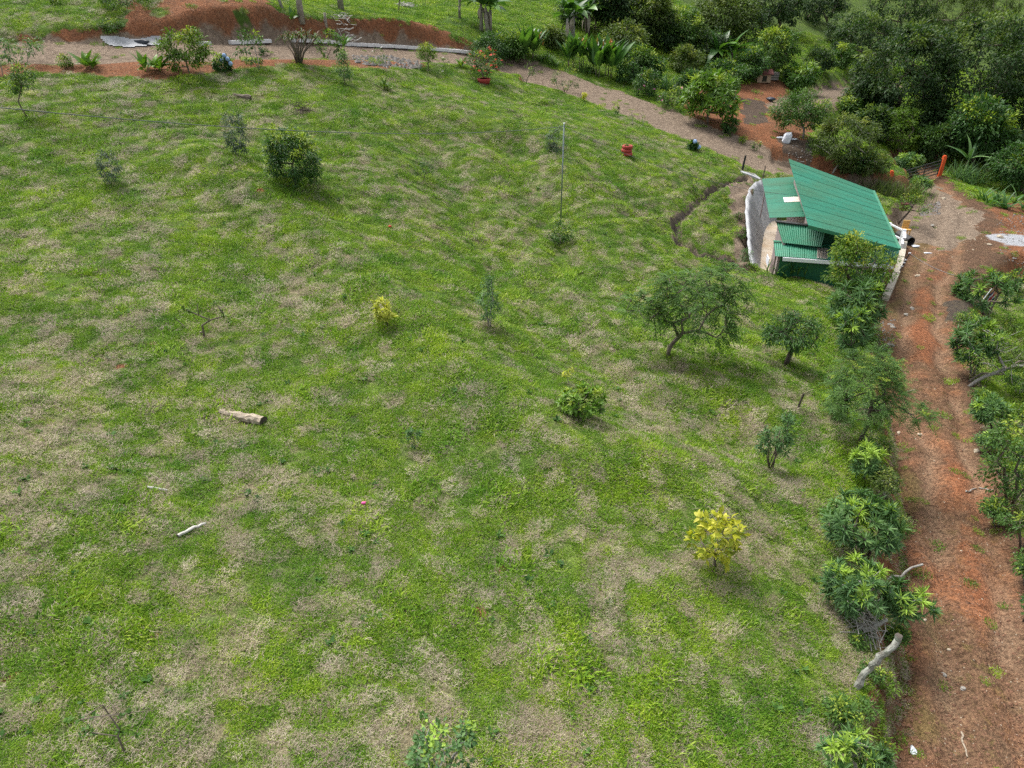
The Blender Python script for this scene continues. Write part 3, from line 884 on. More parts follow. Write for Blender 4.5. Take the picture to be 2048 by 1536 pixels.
def flowers(color_mat, k, size, nm='flower'):
    def f(root, P, C, OUT, r):
        pick = r.choice(len(C), min(k, len(C)), replace=False)
        me = None
        for i in pick:
            if me is None:
                mb = MB()
                for a in range(5):
                    t = a * 2 * math.pi / 5; c, s = math.cos(t), math.sin(t)
                    mb.add([(0, 0, 0), (c * size * .6 - s * size * .35, s * size * .6 + c * size * .35, size * .25), (c * size, s * size, size * .12), (c * size * .6 + s * size * .35, s * size * .6 - c * size * .35, size * .25)], [(0, 1, 2, 3)])
                me = mesh_np(nm, mb.v, mb.f, M[color_mat])
            o = obj(nm, me, root, C[i] + OUT[i] * size * 1.6)
            o.rotation_euler = (r.uniform(-.6, .6), r.uniform(-.6, .6), r.uniform(0, 6))
    return f

def ribbon_leaf(L, W, arch, tipw=.02, seg=7, fold=.12, shape='paddle', seed=0):
    """one long leaf along +X arching down, with a midrib fold; about 28 triangles"""
    V, F = [], []
    ang = math.radians(8); x = z = 0.0
    for i in range(seg + 1):
        t = i / seg
        if shape == 'paddle': wv = W * (math.sin(math.pi * min(1, max(0, (t - .14) / .86)) ** .75) if t > .14 else .06)
        else: wv = W * (1 - t) ** .7 * (1 if t > .05 else .7)
        wv = max(wv, .03 * W)
        V += [(x, -wv / 2, z + wv * fold), (x, 0, z), (x, wv / 2, z + wv * fold)]
        x += L / seg * math.cos(ang); z += L / seg * math.sin(ang); ang -= arch / seg
    for i in range(seg):
        a = i * 3
        F += [(a, a + 3, a + 4, a + 1), (a + 1, a + 4, a + 5, a + 2)]
    return V, F

_leafmesh = {}
def leaf_variant(kind, mat, k, L, W, arch, shape):
    key = (kind, mat, k)
    if key not in _leafmesh:
        V, F = ribbon_leaf(L, W, arch, shape=shape)
        q_ = [.12 + .75 * ((k * .37) % 1)] * len(V)
        _leafmesh[key] = mesh_np('leaf', V, F, M[mat], True, {'rnd': ('FLOAT', q_)})
    return _leafmesh[key]

def paddle_plant(name, label, cat, base, h, n, mat='leaf_big', W=.28, arch=(.5, 1.6), stems=1, spread=.25, trunk=None, shape='paddle', el=(35, 82), group=None, bark='bark', dead=0, size=None):
    """clump of big leaves, every leaf an object of its own; h is the leaf length"""
    _seed[0] += 1; r = np.random.default_rng(_seed[0])
    P = ground(*base)
    root = thing(name, label, cat, P, group)
    kind = name + str(_seed[0])
    for s in range(stems):
        a = r.uniform(0, 6.28); rr = 0 if stems == 1 else spread * math.sqrt(r.uniform(.05, 1))
        b = np.array([rr * math.cos(a), rr * math.sin(a), 0.])
        top = b + np.array([r.normal(0, .05), r.normal(0, .05), (trunk or 0)])
        if trunk:
            rt = size or .09
            top = b + np.array([r.normal(0, .12) * trunk * .4, r.normal(0, .1) * trunk * .4, trunk * r.uniform(.8, 1.1)])
            v, f = tube_geo([b + [0, 0, -.1], b * .5 + top * .5 + [0.02, 0, 0], top], [rt * 1.2, rt, rt * .7], 8)
            obj('trunk', mesh_np('trunk', v, f, M[bark], True), root)
        for i in range(n):
            k = i % 4
            me = leaf_variant(kind, mat, k, 1.0, W, arch[0] + (arch[1] - arch[0]) * (k / 3), shape)
            o = obj('leaf', me, root, top)
            sc = h * r.uniform(.65, 1.12)
            o.scale = (sc, sc, sc)
            e = math.radians(r.uniform(*el))
            o.rotation_euler = (r.normal(0, .25), -e, i * 2.399 + r.normal(0, .3))
        for i in range(dead):
            me = leaf_variant(kind + 'd', 'dead_leaf', i % 2, 1.0, W * .45, 1.5, shape)
            o = obj('dead_leaf', me, root, top - np.array([0, 0, .1])); sc = h * r.uniform(.5, .8); o.scale = (sc,) * 3
            o.rotation_euler = (0, math.radians(r.uniform(35, 70)), r.uniform(0, 6.28))
    return root, P

def strap_clump(name, label, cat, base, crown, mat, n, Wd, group=None, arch=1.3, dy=0, upright=.6):
    """many narrow arching blades in one tuft"""
    _seed[0] += 1; r = np.random.default_rng(_seed[0])
    P = ground(*base); root = thing(name, label, cat, P, group)
    c, R = crown_box(P, crown, dy); c = c - P
    hmax = c[2] + R[2]
    VV_, FF, Q = [], [], []; off = 0
    for i in range(n):
        a = r.uniform(0, 6.28); L = hmax * r.uniform(.6, 1.15)
        el0 = math.radians(r.uniform(62, 90)) if upright > .5 else math.radians(r.uniform(35, 85))
        b = np.array([r.normal(0, R[0] * .5), r.normal(0, R[1] * .45), -.03])
        ar = arch * r.uniform(.5, 1.3)
        V, F = [], []; x = z = 0.; an = el0
        wd = Wd * r.uniform(.7, 1.2)
        for k in range(5):
            t = k / 4; wv = wd * (1 - t * t * .95)
            V += [(x * math.cos(a) - wv * math.sin(a) + b[0], x * math.sin(a) + wv * math.cos(a) + b[1], z + b[2]),
                  (x * math.cos(a) + wv * math.sin(a) + b[0], x * math.sin(a) - wv * math.cos(a) + b[1], z + b[2])]
            x += L / 4 * math.cos(an); z += L / 4 * math.sin(an); an -= ar / 4
        F = [(2 * k, 2 * k + 1, 2 * k + 3, 2 * k + 2) for k in range(4)]
        VV_ += V; FF += [tuple(q + off for q in f) for f in F]; off += len(V); Q += [r.uniform(0, .86)] * len(V)
    obj('blades', mesh_np('blades', VV_, FF, M[mat], attr={'rnd': ('FLOAT', Q)}), root)
    return root

M['pale_branch'] = simple_mat('pale_branch', (.42, .40, .36), (.62, .60, .56), 6, .9)
M['banana_stem'] = simple_mat('banana_stem', (.16, .14, .11), (.36, .34, .28), 3, .8, .4)
M['dead_leaf'] = simple_mat('dead_leaf', (.22, .18, .14), (.42, .37, .30), 8, .9)
M['flower_red'] = simple_mat('flower_red', (.55, .04, .03), (.7, .08, .05), 5, .6)
M['flower_pink'] = simple_mat('flower_pink', (.55, .18, .30), (.7, .3, .42), 5, .6)
M['flower_white'] = simple_mat('flower_white', (.75, .74, .70), (.85, .84, .8), 5, .6)
M['flower_yellow'] = simple_mat('flower_yellow', (.65, .45, .04), (.75, .6, .08), 5, .6)
M['flower_orange'] = simple_mat('flower_orange', (.45, .16, .04), (.6, .25, .06), 5, .6)
M['hydrangea'] = simple_mat('hydrangea_blue', (.22, .38, .70), (.50, .64, .86), 30, .7, .5)
# ------------------------------------------------------------------ shrubs and trees on the pasture
plant('round_shrub', 'dense round dark green shrub with lime tips standing alone on the upper left pasture', 'shrub', (590,370), [(530,262,645,372), (530,246,606,330)], 'leaf_dark',
      n=200, per=36, L=.13, W=.06, cl=.26, r0=.06, tip=.2, shell=.5, rag=.32)
plant('slender_shrub', 'tall thin grey-green shrub left of the round dark shrub', 'shrub', (474,312), (446,218,495,312), 'leaf_grey', n=62, per=22, L=.12, W=.05, cl=.15, bark='bark_grey', r0=.022, stems=4, tip=0)
plant('slender_shrub', 'small grey-green shrub, leftmost of the pasture shrubs below the cable', 'shrub', (220,370), (196,297,238,370), 'leaf_grey', n=48, per=20, L=.11, W=.045, cl=.13, bark='bark_grey', r0=.016, stems=3, tip=0)
plant('sapling', 'thin sparse green sapling on the pasture right of the round dark shrub', 'sapling', (848,360), (828,324,870,360), 'leaf_dark', n=12, per=12, L=.12, W=.05, cl=.13, r0=.015, tip=0)
plant('sapling', 'drooping grey-green little tree just left of the steel pole', 'tree', (1114,302), (1088,250,1135,308), 'leaf_grey', n=40, per=22, L=.16, W=.04, cl=.22, r0=.03, tip=0, droop=.8, bark='bark')
plant('sapling', 'sparse green bush at the foot of the steel pole', 'bush', (1120,492), (1098,436,1145,488), 'leaf_mid', n=44, per=16, L=.14, W=.06, cl=.17, r0=.018, stems=3, tip=.12, bark='bark_grey')
plant('slender_shrub', 'tall narrow blue-green shrub in the middle of the pasture', 'shrub', (978,655), (956,542,1000,655), 'leaf_blue', n=46, per=20, L=.10, W=.04, cl=.13, bark='bark_grey', r0=.016, stems=4, tip=0)
plant('yellow_sapling', 'small tree with pale yellow leaf rosettes left of the narrow shrub', 'sapling', (776,652), (742,590,793,645), 'leaf_pale', n=30, per=12, L=.19, W=.06, mode='rosette', cl=.1, r0=.022, tip=0, bark='bark_dark')
plant('two_tone_shrub', 'low leafy shrub with yellow top shoots in mid pasture', 'shrub', (1178,838), (1116,764,1220,838), 'leaf_ginger', n=70, per=16, L=.19, W=.055, mode='rosette', cl=.1, r0=.03, stems=3, tip=.16, shell=.35)
plant('yellow_sapling', 'thin sapling with few pale yellow leaves just above the two-tone shrub', 'sapling', (1140,772), (1120,728,1152,762), 'leaf_pale', n=6, per=9, L=.16, W=.045, mode='rosette', cl=.1, r0=.012, tip=0, bark='bark_grey')
plant('spreading_tree', 'large spreading tree with crooked trunk in the right half of the pasture', 'tree', (1336,712), [(1310,528,1508,692), (1236,570,1345,655), (1395,520,1505,610), (1300,535,1400,620)], 'leaf_mid',
      n=150, per=(4, 13), L=.15, W=.038, mode='pinnate', cl=.36, tfrac=.45, r0=.075, rtip=.012, tip=0, shell=.15, droop=.5, rag=.45, depth=.8)
plant('small_tree', 'small dark bushy tree right of the spreading tree', 'tree', (1571,730), (1524,620,1650,708), 'leaf_dark', n=90, per=26, L=.17, W=.04, cl=.24, r0=.09, tip=0, shell=.3, droop=.6, bark='bark_dark', rag=.4)
plant('upright_shrub', 'upright grey-green multi-stem shrub near the right edge of the pasture', 'shrub', (1542,938), [(1548,815,1590,925), (1516,850,1545,925)], 'leaf_blue', n=60, per=15, L=.11, W=.045, cl=.11, bark='bark', r0=.016, stems=6, tip=0, shell=.2)
plant('small_plant', 'tiny dark green plant in the grass right of the log', 'plant', (828,898), (814,852,842,897), 'leaf_blue', n=12, per=14, L=.09, W=.04, cl=.07, r0=.008, tip=0, stems=2)
plant('bottom_shrub', 'leafy dark green shrub cut by the bottom edge of the photo', 'shrub', (880,1580), [(812,1455,945,1570), (905,1440,950,1500)], 'leaf_blue', n=52, per=12, L=.10, W=.055, cl=.10, bark='bark_grey', r0=.02, stems=4, tip=.14, shell=.3)

def yellow_bush():
    _seed[0] += 1; r = np.random.default_rng(_seed[0])
    P = ground(1430, 1133); root = thing('yellow_shrub', 'bright yellow leaved shrub on the lower right of the pasture', 'shrub', P)
    c, R = crown_box(P, (1376, 1020, 1487, 1133)); c = c - P
    u = unit(58, r); u = u[u[:, 2] > -.97]
    C = c + u * R * (.35 + .55 * r.uniform(0, 1, (len(u), 1)) ** .6); C[:, 2] = np.maximum(C[:, 2], .09)
    nodes, par, cnt = grow(P, [np.array([0, 0, -.05]), c * .3, c * .6], C, r)
    obj('trunk', branch_mesh(nodes, par, cnt, .03, .006, M['bark']), root)
    var = []
    for k in range(6):
        V, F = ribbon_leaf(.20, .08, .5 + .15 * k, seg=5, fold=.14, shape='paddle')
        var.append(mesh_np('leaf', V, F, M['leaf_yellow'], True, {'rnd': ('FLOAT', [(.1, .35, .5, .65, .8, .95)[k]] * len(V))}))
    for i in range(len(C)):
        for j in range(6):
            o = obj('leaf', var[int(r.integers(0, 6))], root, C[i] + r.normal(0, .03, 3))
            s = r.uniform(.75, 1.15); o.scale = (s, s, s)
            az = math.atan2(u[i, 1], u[i, 0]) + r.normal(0, 1.0)
            o.rotation_euler = (r.normal(0, .5), -r.uniform(-.5, .9), az)
yellow_bush()

def bare_sapling(name, label, base, tips, mat, L, W, r0, bark, per=9, thick=1.0):
    """few crooked branches, each ending in a small rosette (tips are photograph points, flag = leafy)"""
    _seed[0] += 1; r = np.random.default_rng(_seed[0])
    P = ground(*base); root = thing(name, label, 'sapling', P)
    T, leafy = [], []
    for (a, b, lf) in tips:
        q = ray(a, b); t = (P[1] + r.normal(0, .25)) / q[1]; T.append(q * t - P); leafy.append(lf)
    T = np.array(T); T[:, 2] = np.maximum(T[:, 2], .05); m = T.mean(0)
    nodes, par, cnt = grow(P, [np.array([0, 0, -.05]), m * np.array([.25, .3, .2]), m * np.array([.4, .5, .5])], T, r, .2)
    obj('trunk', branch_mesh(nodes, par, cnt, r0, .007 * thick, M[bark]), root)
    C = T[np.array(leafy) > 0]; OUT = np.tile([0, 0, 1.], (len(C), 1)) + r.normal(0, .3, (len(C), 3))
    V, F, q_ = crown_leaves(C, OUT, 'rosette', per, L, W, .1, r, 0)
    obj('crown', mesh_np('crown', V, F, M[mat], attr={'rnd': ('FLOAT', q_)}), root)
bare_sapling('bare_sapling', 'nearly bare crooked sapling with a few yellow-green leaf tufts on the left pasture', (408,674),
             [(350,636,1),(368,618,1),(378,622,1),(430,604,1),(445,625,1),(448,632,1),(395,608,0),(382,672,1),(420,640,0)], 'leaf_lime', .15, .055, .036, 'bark', 12)
bare_sapling('bare_sapling', 'grey twiggy sapling with few leaves at the bottom left corner', (250,1506),
             [(165,1405,1),(190,1430,1),(172,1455,1),(205,1410,0),(215,1395,0),(240,1435,1),(262,1425,1),(310,1420,0),(295,1424,0),(180,1510,0),(185,1465,1),(270,1470,1),(160,1440,1),(240,1460,1)], 'leaf_mid', .09, .05, .015, 'bark', 7, .55)

# ------------------------------------------------------------------ hedge trees between the pasture and the road
plant('lime_tree', 'bright lime green tree in front of the green-roofed house', 'tree', (1722,640), [(1650,478,1790,590), (1668,462,1740,520)], 'leaf_lime', n=150, per=30, L=.14, W=.06, cl=.27, r0=.08, tip=.1, shell=.45, rag=.4)
plant('rosette_shrub', 'dark blue-green rosette-leaved shrub under the lime green tree', 'shrub', (1722,665), (1662,560,1770,648), 'leaf_blue', n=70, per=26, L=.42, W=0.061, mode='rosette', cl=.1, r0=.05, tip=.1, stems=2)
plant('rosette_shrub', 'rosette-leaved shrub between the lime tree and the feathery tree', 'shrub', (1706,722), (1664,618,1746,704), 'leaf_blue', n=46, per=26, L=.36, W=0.054, mode='rosette', cl=.1, r0=.04, tip=.22, stems=2)
plant('feathery_tree', 'airy feathery-leaved tree leaning over the left edge of the road', 'tree', (1716,888), [(1655,692,1818,862), (1790,808,1892,850), (1740,700,1800,780)], 'leaf_mid',
      n=190, per=(4, 14), L=.10, W=.022, mode='pinnate', cl=.30, r0=.06, rtip=.006, tip=.05, shell=.15, droop=.4, rag=.4, bark='bark_dark')
plant('rosette_shrub', 'small dark rosette shrub in front of the feathery tree trunk', 'shrub', (1690,838), (1658,770,1705,832), 'leaf_blue', n=20, per=24, L=.28, W=0.043, mode='rosette', cl=.1, r0=.025, tip=0, bark='bark_dark')
plant('rosette_shrub', 'low rosette shrub below the feathery tree at the road edge', 'shrub', (1728,965), (1704,886,1772,955), 'leaf_blue', n=26, per=24, L=.25, W=0.043, mode='rosette', cl=.1, r0=.02, tip=.25, bark='bark_dark')
plant('rosette_shrub', 'large blue-green rosette shrub halfway down the road bank', 'shrub', (1732,1115), (1646,978,1806,1100), 'leaf_blue', n=87, per=26, L=.27, W=0.043, mode='rosette', cl=.1, r0=.045, tip=.05, stems=3, bark='bark_dark')
plant('rosette_shrub', 'rosette shrub with lime young leaves above the grey dead branches', 'shrub', (1742,1238), [(1645,1108,1790,1230), (1760,1160,1872,1240)], 'leaf_blue', n=96, per=26, L=.24, W=0.040, mode='rosette', cl=.1, r0=.04, tip=.2, stems=3, bark='bark_grey')
plant('rosette_shrub', 'rosette shrub at the bottom edge beside the road', 'shrub', (1715,1570), (1630,1465,1780,1560), 'leaf_blue', n=44, per=24, L=.2, W=0.036, mode='rosette', cl=.1, r0=.03, tip=.22, stems=2, bark='bark_grey')
for i, (bx, by, bb, lab) in enumerate([((1745), 1355, (1712,1318,1775,1360), 'fresh green weeds around the leaning grey stump'), (1768, 1385, (1742,1340,1800,1392), 'fresh green weeds right of the leaning grey stump'),
        (1735, 1440, (1705,1400,1762,1445), 'fresh green weeds below the leaning grey stump'), (1760, 1500, (1725,1455,1800,1510), 'fresh green weeds near the bottom of the road bank'),
        (1720, 1290, (1690,1262,1742,1296), 'fresh green weeds beside the dead branches'), (1765, 1045, (1735,1010,1800,1055), 'fresh green weeds on the road bank behind the large rosette shrub')]):
    plant('weed_clump', lab, 'weeds', (bx, by), bb, 'leaf_lime' if i % 2 else 'leaf_mid', n=22, per=14, L=.07, W=.03, cl=.08, r0=.006, rtip=.003, stems=3, tip=.08, shell=.2)
for i, (bx, by, bb, mt, lab) in enumerate([
        (1752,712,(1725,655,1790,708),'leaf_mid','loose scrub on the eroded bank right of the third rosette shrub'),(1770,772,(1745,715,1812,768),'leaf_lime','light scrub behind the feathery tree at the road edge'),
        (1690,790,(1660,735,1712,785),'leaf_mid','loose scrub on the grass side of the feathery tree'),(1748,930,(1722,862,1790,922),'leaf_mid','airy scrub under the low branch of the feathery tree'),
        (1770,1000,(1735,930,1812,992),'leaf_olive','dry olive scrub on the bank below the feathery tree'),(1790,1085,(1755,1015,1830,1078),'leaf_olive','dry scrub right of the large blue-green rosette shrub'),
        (1688,1180,(1650,1125,1720,1172),'leaf_mid','scrub between the two lower rosette shrubs'),(1790,1290,(1762,1250,1818,1288),'leaf_mid','low scrub above the leaning grey stump'),
        (1690,1450,(1655,1395,1715,1445),'leaf_mid','thin scrub left of the weeds near the bottom'),(1745,850,(1715,790,1775,842),'leaf_blue','blue-green scrub around the feathery tree trunk')]):
    plant('scrub_bush', lab, 'bush', (bx, by), bb, mt, n=64, per=16, L=.085, W=.032, cl=.17, r0=.014, rtip=.004, stems=4, tip=.1, shell=.15, rag=.5, bark='bark_grey')
# right of the road
for i, (bx, by, bb, mt, lab) in enumerate([
        (1938,665,(1908,620,1965,660),'leaf_mid','small scrub at the right road edge just below the flag'),(1998,715,(1965,660,2040,708),'leaf_lime','light scrub behind the lime-leaved tree'),
        (2040,790,(2000,735,2095,785),'leaf_mid','scrub at the right edge behind the fallen limb'),(1965,815,(1935,775,1998,810),'leaf_mid','low scrub below the fallen limb'),
        (2040,860,(2005,800,2100,852),'leaf_lime','light scrub above the big leafy bush'),(1972,905,(1948,862,2005,900),'leaf_blue','blue-green scrub left of the big leafy bush'),
        (1990,1050,(1955,990,2030,1045),'leaf_mid','scrub at the foot of the big leafy bush'),(2052,1170,(2020,1100,2110,1165),'leaf_mid','scrub at the right edge under the lower dark bush'),
        (2035,740,(2000,690,2080,735),'leaf_olive','olive scrub on the slope at the right edge')]):
    plant('scrub_bush', lab, 'bush', (bx, by), bb, mt, n=70, per=17, L=.10, W=.04, cl=.19, r0=.016, rtip=.005, stems=4, tip=.1, shell=.2, rag=.5, bark='bark_grey')
plant('rosette_shrub', 'blue-green rosette shrub beside the striped flag', 'shrub', (1975,640), (1915,542,2030,615), 'leaf_blue', n=49, per=26, L=.42, W=0.065, mode='rosette', cl=.1, r0=.05, tip=.08, stems=3)
plant('rosette_shrub', 'grey-green rosette shrub right of the road below the flag', 'shrub', (1945,752), (1912,636,1992,735), 'leaf_blue', n=58, per=26, L=.33, W=0.054, mode='rosette', cl=.1, r0=.04, tip=.1, stems=2, bark='bark_grey')
plant('leaning_tree', 'lime-leaved tree with a long horizontal limb right of the road', 'tree', (1936,772), [(1925,650,2010,760), (1985,640,2130,790)], 'leaf_lime', n=90, per=22, L=.11, W=.05, cl=.22, r0=.07, tip=.05, shell=.3, rag=.5, bark='bark_grey')
plant('rosette_shrub', 'dark rosette shrub at the right edge of the road beside the flat stone', 'shrub', (1985,868), (1948,792,2034,858), 'leaf_blue', n=41, per=26, L=.27, W=0.047, mode='rosette', cl=.1, r0=.04, tip=.12, bark='bark_dark')
plant('leafy_bush', 'big leafy green bush cut by the right edge of the photo', 'bush', (2020,1010), [(1962,900,2110,1010), (1970,830,2080,930)], 'leaf_mid', n=95, per=26, L=.12, W=.05, cl=.20, r0=.04, tip=.1, shell=.4, stems=3)
plant('leafy_bush', 'lower dark bush at the right edge of the road', 'bush', (2045,1100), (2000,1010,2120,1100), 'leaf_mid', n=50, per=22, L=.1, W=.04, cl=.17, r0=.03, tip=.05, stems=3)
plant('small_bush', 'small green bush right of the rosette shrub by the flag', 'bush', (2035,585), (2008,536,2070,580), 'leaf_dark', n=24, per=26, L=.17, W=.07, cl=.24, r0=.03, tip=.1, stems=2)
plant('small_bush', 'small bright bush on the slope right of the striped flag', 'bush', (2032,665), (1998,630,2060,662), 'leaf_lime', n=18, per=18, L=.13, W=.05, cl=.18, r0=.02, tip=.05, stems=2)
plant('small_bush', 'small bush at the right edge low beside the road', 'bush', (2050,1245), (2030,1180,2110,1240), 'leaf_dark', n=20, per=18, L=.1, W=.04, cl=.12, r0=.02, tip=0, stems=2)

# ------------------------------------------------------------------ planting along the upper track (left to right)
plant('thin_tree', 'thin open tree at the far left edge below the track', 'tree', (55,234), [(20,118,72,185), (10,150,50,190)], 'leaf_mid', n=46, per=16, L=.16, W=.06, cl=.26, r0=.03, tip=.15, shell=.3)
plant('spindly_plant', 'spindly dark-leaved plant with pale stems at the left end of the track', 'plant', (54,124), (12,70,88,115), 'leaf_blue', n=24, per=10, L=.20, W=.08, cl=.2, r0=.02, tip=0, shell=.5, bark='bark_grey')
plant('spindly_plant', 'leafy clump cut by the left edge at the track', 'plant', (5,150), (-30,70,18,140), 'leaf_blue', n=24, per=14, L=.2, W=.08, cl=.2, r0=.02, tip=0, bark='bark_grey')
plant('small_bush', 'little lime bush between the spindly plant and the broad-leaved plant', 'bush', (130,138), (108,110,147,137), 'leaf_lime', n=16, per=24, L=.15, W=.05, cl=.2, r0=.02, tip=.2, stems=2)
paddle_plant('broad_leaved_plant', 'bright broad-leaved ginger plant on the red bank at the left', 'plant', (176,138), 1.15, 9, W=.26, stems=2, spread=.3, el=(25, 75), mat='leaf_ginger')
paddle_plant('broad_leaved_plant', 'bright broad-leaved ginger plant left of the yellow-flowered shrub', 'plant', (308,142), 1.15, 9, W=.27, stems=3, spread=.5, el=(35, 80), mat='leaf_ginger')
plant('flowering_shrub', 'round green shrub with yellow flowers beside the blue hydrangea', 'shrub', (381,152), [(318,56,415,140)], 'leaf_lime', n=75, per=34, L=.19, W=.08, cl=.32, r0=.05, tip=.08, extra=flowers('flower_yellow', 9, .09))
plant('pale_stem_plant', 'dark-leaved plant with thin pale stems right of the hydrangea', 'plant', (520,140), (468,62,530,130), 'leaf_dark', n=26, per=14, L=.22, W=.09, cl=.22, r0=.025, stems=2, tip=.05, bark='bark_grey')
plant('leafy_plant', 'young tree with large dark leaves right of the cordyline', 'plant', (652,118), (632,62,690,110), 'leaf_mid', n=26, per=12, L=.28, W=.12, cl=.25, r0=.025, tip=.05, extra=flowers('flower_pink', 3, .1))
plant('cone_shrub', 'conical dark green shrub below the banana sprout', 'shrub', (690,170), [(668,115,705,165), (675,95,698,130)], 'leaf_blue', n=44, per=22, L=.13, W=.05, cl=.2, r0=.025, tip=.05)
plant('round_topped_bush', 'small round lime-topped bush on a thin stem beside the track', 'bush', (856,140), (834,88,876,124), 'leaf_lime', n=36, per=28, L=.18, W=.055, cl=.25, r0=.03, tip=.2)
plant('thin_flower_plant', 'thin plant with white flowers left of the red-flowered shrub', 'plant', (890,150), (884,108,897,148), 'leaf_mid', n=10, per=10, L=.12, W=.05, cl=.12, r0=.012, tip=0, extra=flowers('flower_white', 4, .09))
plant('thin_flower_plant', 'thin plant with white flowers by the grey rubble', 'plant', (757,138), (745,95,772,136), 'leaf_mid', n=12, per=9, L=.14, W=.05, cl=.15, r0=.012, tip=0, extra=flowers('flower_white', 3, .08))
plant('red_flower_shrub', 'red-flowered shrub growing in a red pot beside the track', 'shrub', (968,160), [(930,98,1005,152)], 'leaf_mid', n=70, per=26, L=.17, W=.06, cl=.28, r0=.03, tip=.08, stems=3, rag=.4, extra=flowers('flower_red', 44, .13))
plant('thin_tree', 'thin little tree on the grass left of the yellow croton', 'tree', (1052,168), (1045,120,1075,160), 'leaf_mid', n=9, per=10, L=.16, W=.06, cl=.2, r0=.03, tip=.1, bark='bark_dark')
plant('open_shrub', 'open shrub with yellow flowers on the track edge', 'shrub', (1130,185), (1100,135,1165,178), 'leaf_mid', n=30, per=14, L=.17, W=.05, cl=.25, r0=.02, tip=.1, stems=3, extra=flowers('flower_yellow', 5, .07))
plant('croton', 'small yellow croton on the lower edge of the track', 'bush', (1168,204), (1160,184,1177,200), 'leaf_yellow', n=9, per=16, L=.2, W=.05, mode='rosette', cl=.12, r0=.012, tip=.3)
plant('small_bush', 'small lime plant at the track edge right of the croton', 'plant', (1230,232), (1222,208,1240,230), 'leaf_mid', n=8, per=12, L=.2, W=.05, mode='rosette', cl=.12, r0=.012, tip=.3)
plant('sapling', 'thin staked sapling at the lower edge of the track', 'sapling', (1264,250), (1258,215,1272,240), 'leaf_lime', n=5, per=7, L=.1, W=.04, cl=.12, r0=.016, tip=.3, bark='bark_grey')
plant('sapling', 'second thin staked sapling at the lower edge of the track', 'sapling', (1284,258), (1276,212,1293,240), 'leaf_lime', n=5, per=7, L=.1, W=.04, cl=.12, r0=.016, tip=.3, bark='bark_grey')

def hydrangea(label, base, bb, heads, seed):
    root, P, C, OUT = plant('hydrangea', label, 'hydrangea', base, bb, 'leaf_dark', n=28, per=22, L=.2, W=.10, cl=.2, r0=.015, stems=3, tip=.1)
    rs = np.random.default_rng(seed); me = None
    for (a, b) in heads:
        q = ray(a, b); t = (P[1] - .25) / q[1]; p = q * t - P
        s = t / FPX * 4.6
        if me is None:
            u = unit(90, rs); D = u; V, F = leaf_geo(u * s * .82, np.cross(u, unit(90, rs)), u, np.full(90, s * .55), np.full(90, s * .5), .1, .0)
            me = mesh_np('flower_head', np.r_[V, (V * .9)], np.r_[F, F + len(V)], M['hydrangea'])
            bm = MB().tube([(0, 0, -s * .9), (0, 0, -s * .5), (0, 0, 0), (0, 0, s * .5), (0, 0, s * .85)], [s * .35, s * .75, s * .88, s * .72, s * .3], 10)
            me2 = mesh_np('flower_core', bm.v, bm.f, M['hydrangea'], True)
        h = obj('flower_head', me, root, p); obj('flower_core', me2, h)
hydrangea('hydrangea with four blue flower heads on the red bank', (440,142), (422,108,463,142), [(448,111),(443,121),(455,118),(461,127)], 1)
hydrangea('small hydrangea with two pale blue heads on the track edge', (1388,298), (1374,282,1398,299), [(1390,283),(1398,294)], 2)
plant('small_bush', 'white-flowered low bush in the earth bed behind the concrete bank', 'bush', (1478,440), (1468,425,1490,440), 'leaf_mid', n=10, per=14, L=.1, W=.04, cl=.12, r0=.01, tip=0, stems=2, extra=flowers('flower_white', 3, .08))
plant('small_bush', 'lime fern-like plant inside the ditch loop', 'plant', (1447,402), (1438,388,1462,404), 'leaf_lime', n=8, per=12, L=.2, W=.04, mode='rosette', cl=.12, r0=.01, tip=.3)
plant('small_bush', 'leafy plant in the earth bed above the house corner', 'bush', (1482,478), (1473,452,1494,478), 'leaf_mid', n=14, per=16, L=.12, W=.045, cl=.14, r0=.01, tip=.1, stems=2)
plant('small_bush', 'grey-green low plants at the foot of the concrete bank', 'bush', (1490,535), (1474,495,1504,538), 'leaf_blue', n=26, per=14, L=.1, W=.04, cl=.14, r0=.01, tip=0, stems=3)
plant('small_bush', 'sparse green bush on the grass left of the ditch', 'bush', (1387,385), (1375,358,1400,384), 'leaf_mid', n=12, per=10, L=.12, W=.04, cl=.15, r0=.012, tip=.1, stems=2)

# cordyline with many strap heads
def cordyline():
    _seed[0] += 1; r = np.random.default_rng(_seed[0])
    P = ground(598, 126); root = thing('cordyline', 'multi-headed cordyline with bronze and green strap leaves on the upper bank', 'plant', P)
    c, R = crown_box(P, (545, 48, 652, 104)); c = c - P
    mats = ['leaf_dark', 'leaf_olive', 'leaf_bronze']
    for i in range(17):
        a = i * 2.4; rr = math.sqrt((i + .5) / 17)
        top = c + np.array([R[0] * .72 * rr * math.cos(a), R[1] * .72 * rr * math.sin(a), R[2] * .25 * (1 - rr * 1.2)])
        b = np.array([.13 * math.cos(a), .13 * math.sin(a), -.1])
        v, f = tube_geo([b, b * .6 + top * np.array([.25, .25, .45]), top], [.045, .035, .025], 5)
        obj('stem', mesh_np('stem', v, f, M['bark'], True), root)
        for j in range(13):
            k = j % 3
            me = leaf_variant('cordy' + mats[(i * 7 + j // 5) % 3], mats[(i + j // 5) % 3], k, 1., .10, 1.2 + .5 * k, 'strap')
            o = obj('leaf', me, root, top); s = r.uniform(.5, .85); o.scale = (s, s, s)
            o.rotation_euler = (0, -math.radians(r.uniform(0, 75)), j * 2.4 + i)
M['leaf_bronze'] = leaf_mat('leaf_bronze', (.06, .03, .02), (.14, .05, .03), (.22, .09, .04), (.3, .15, .06))
cordyline()
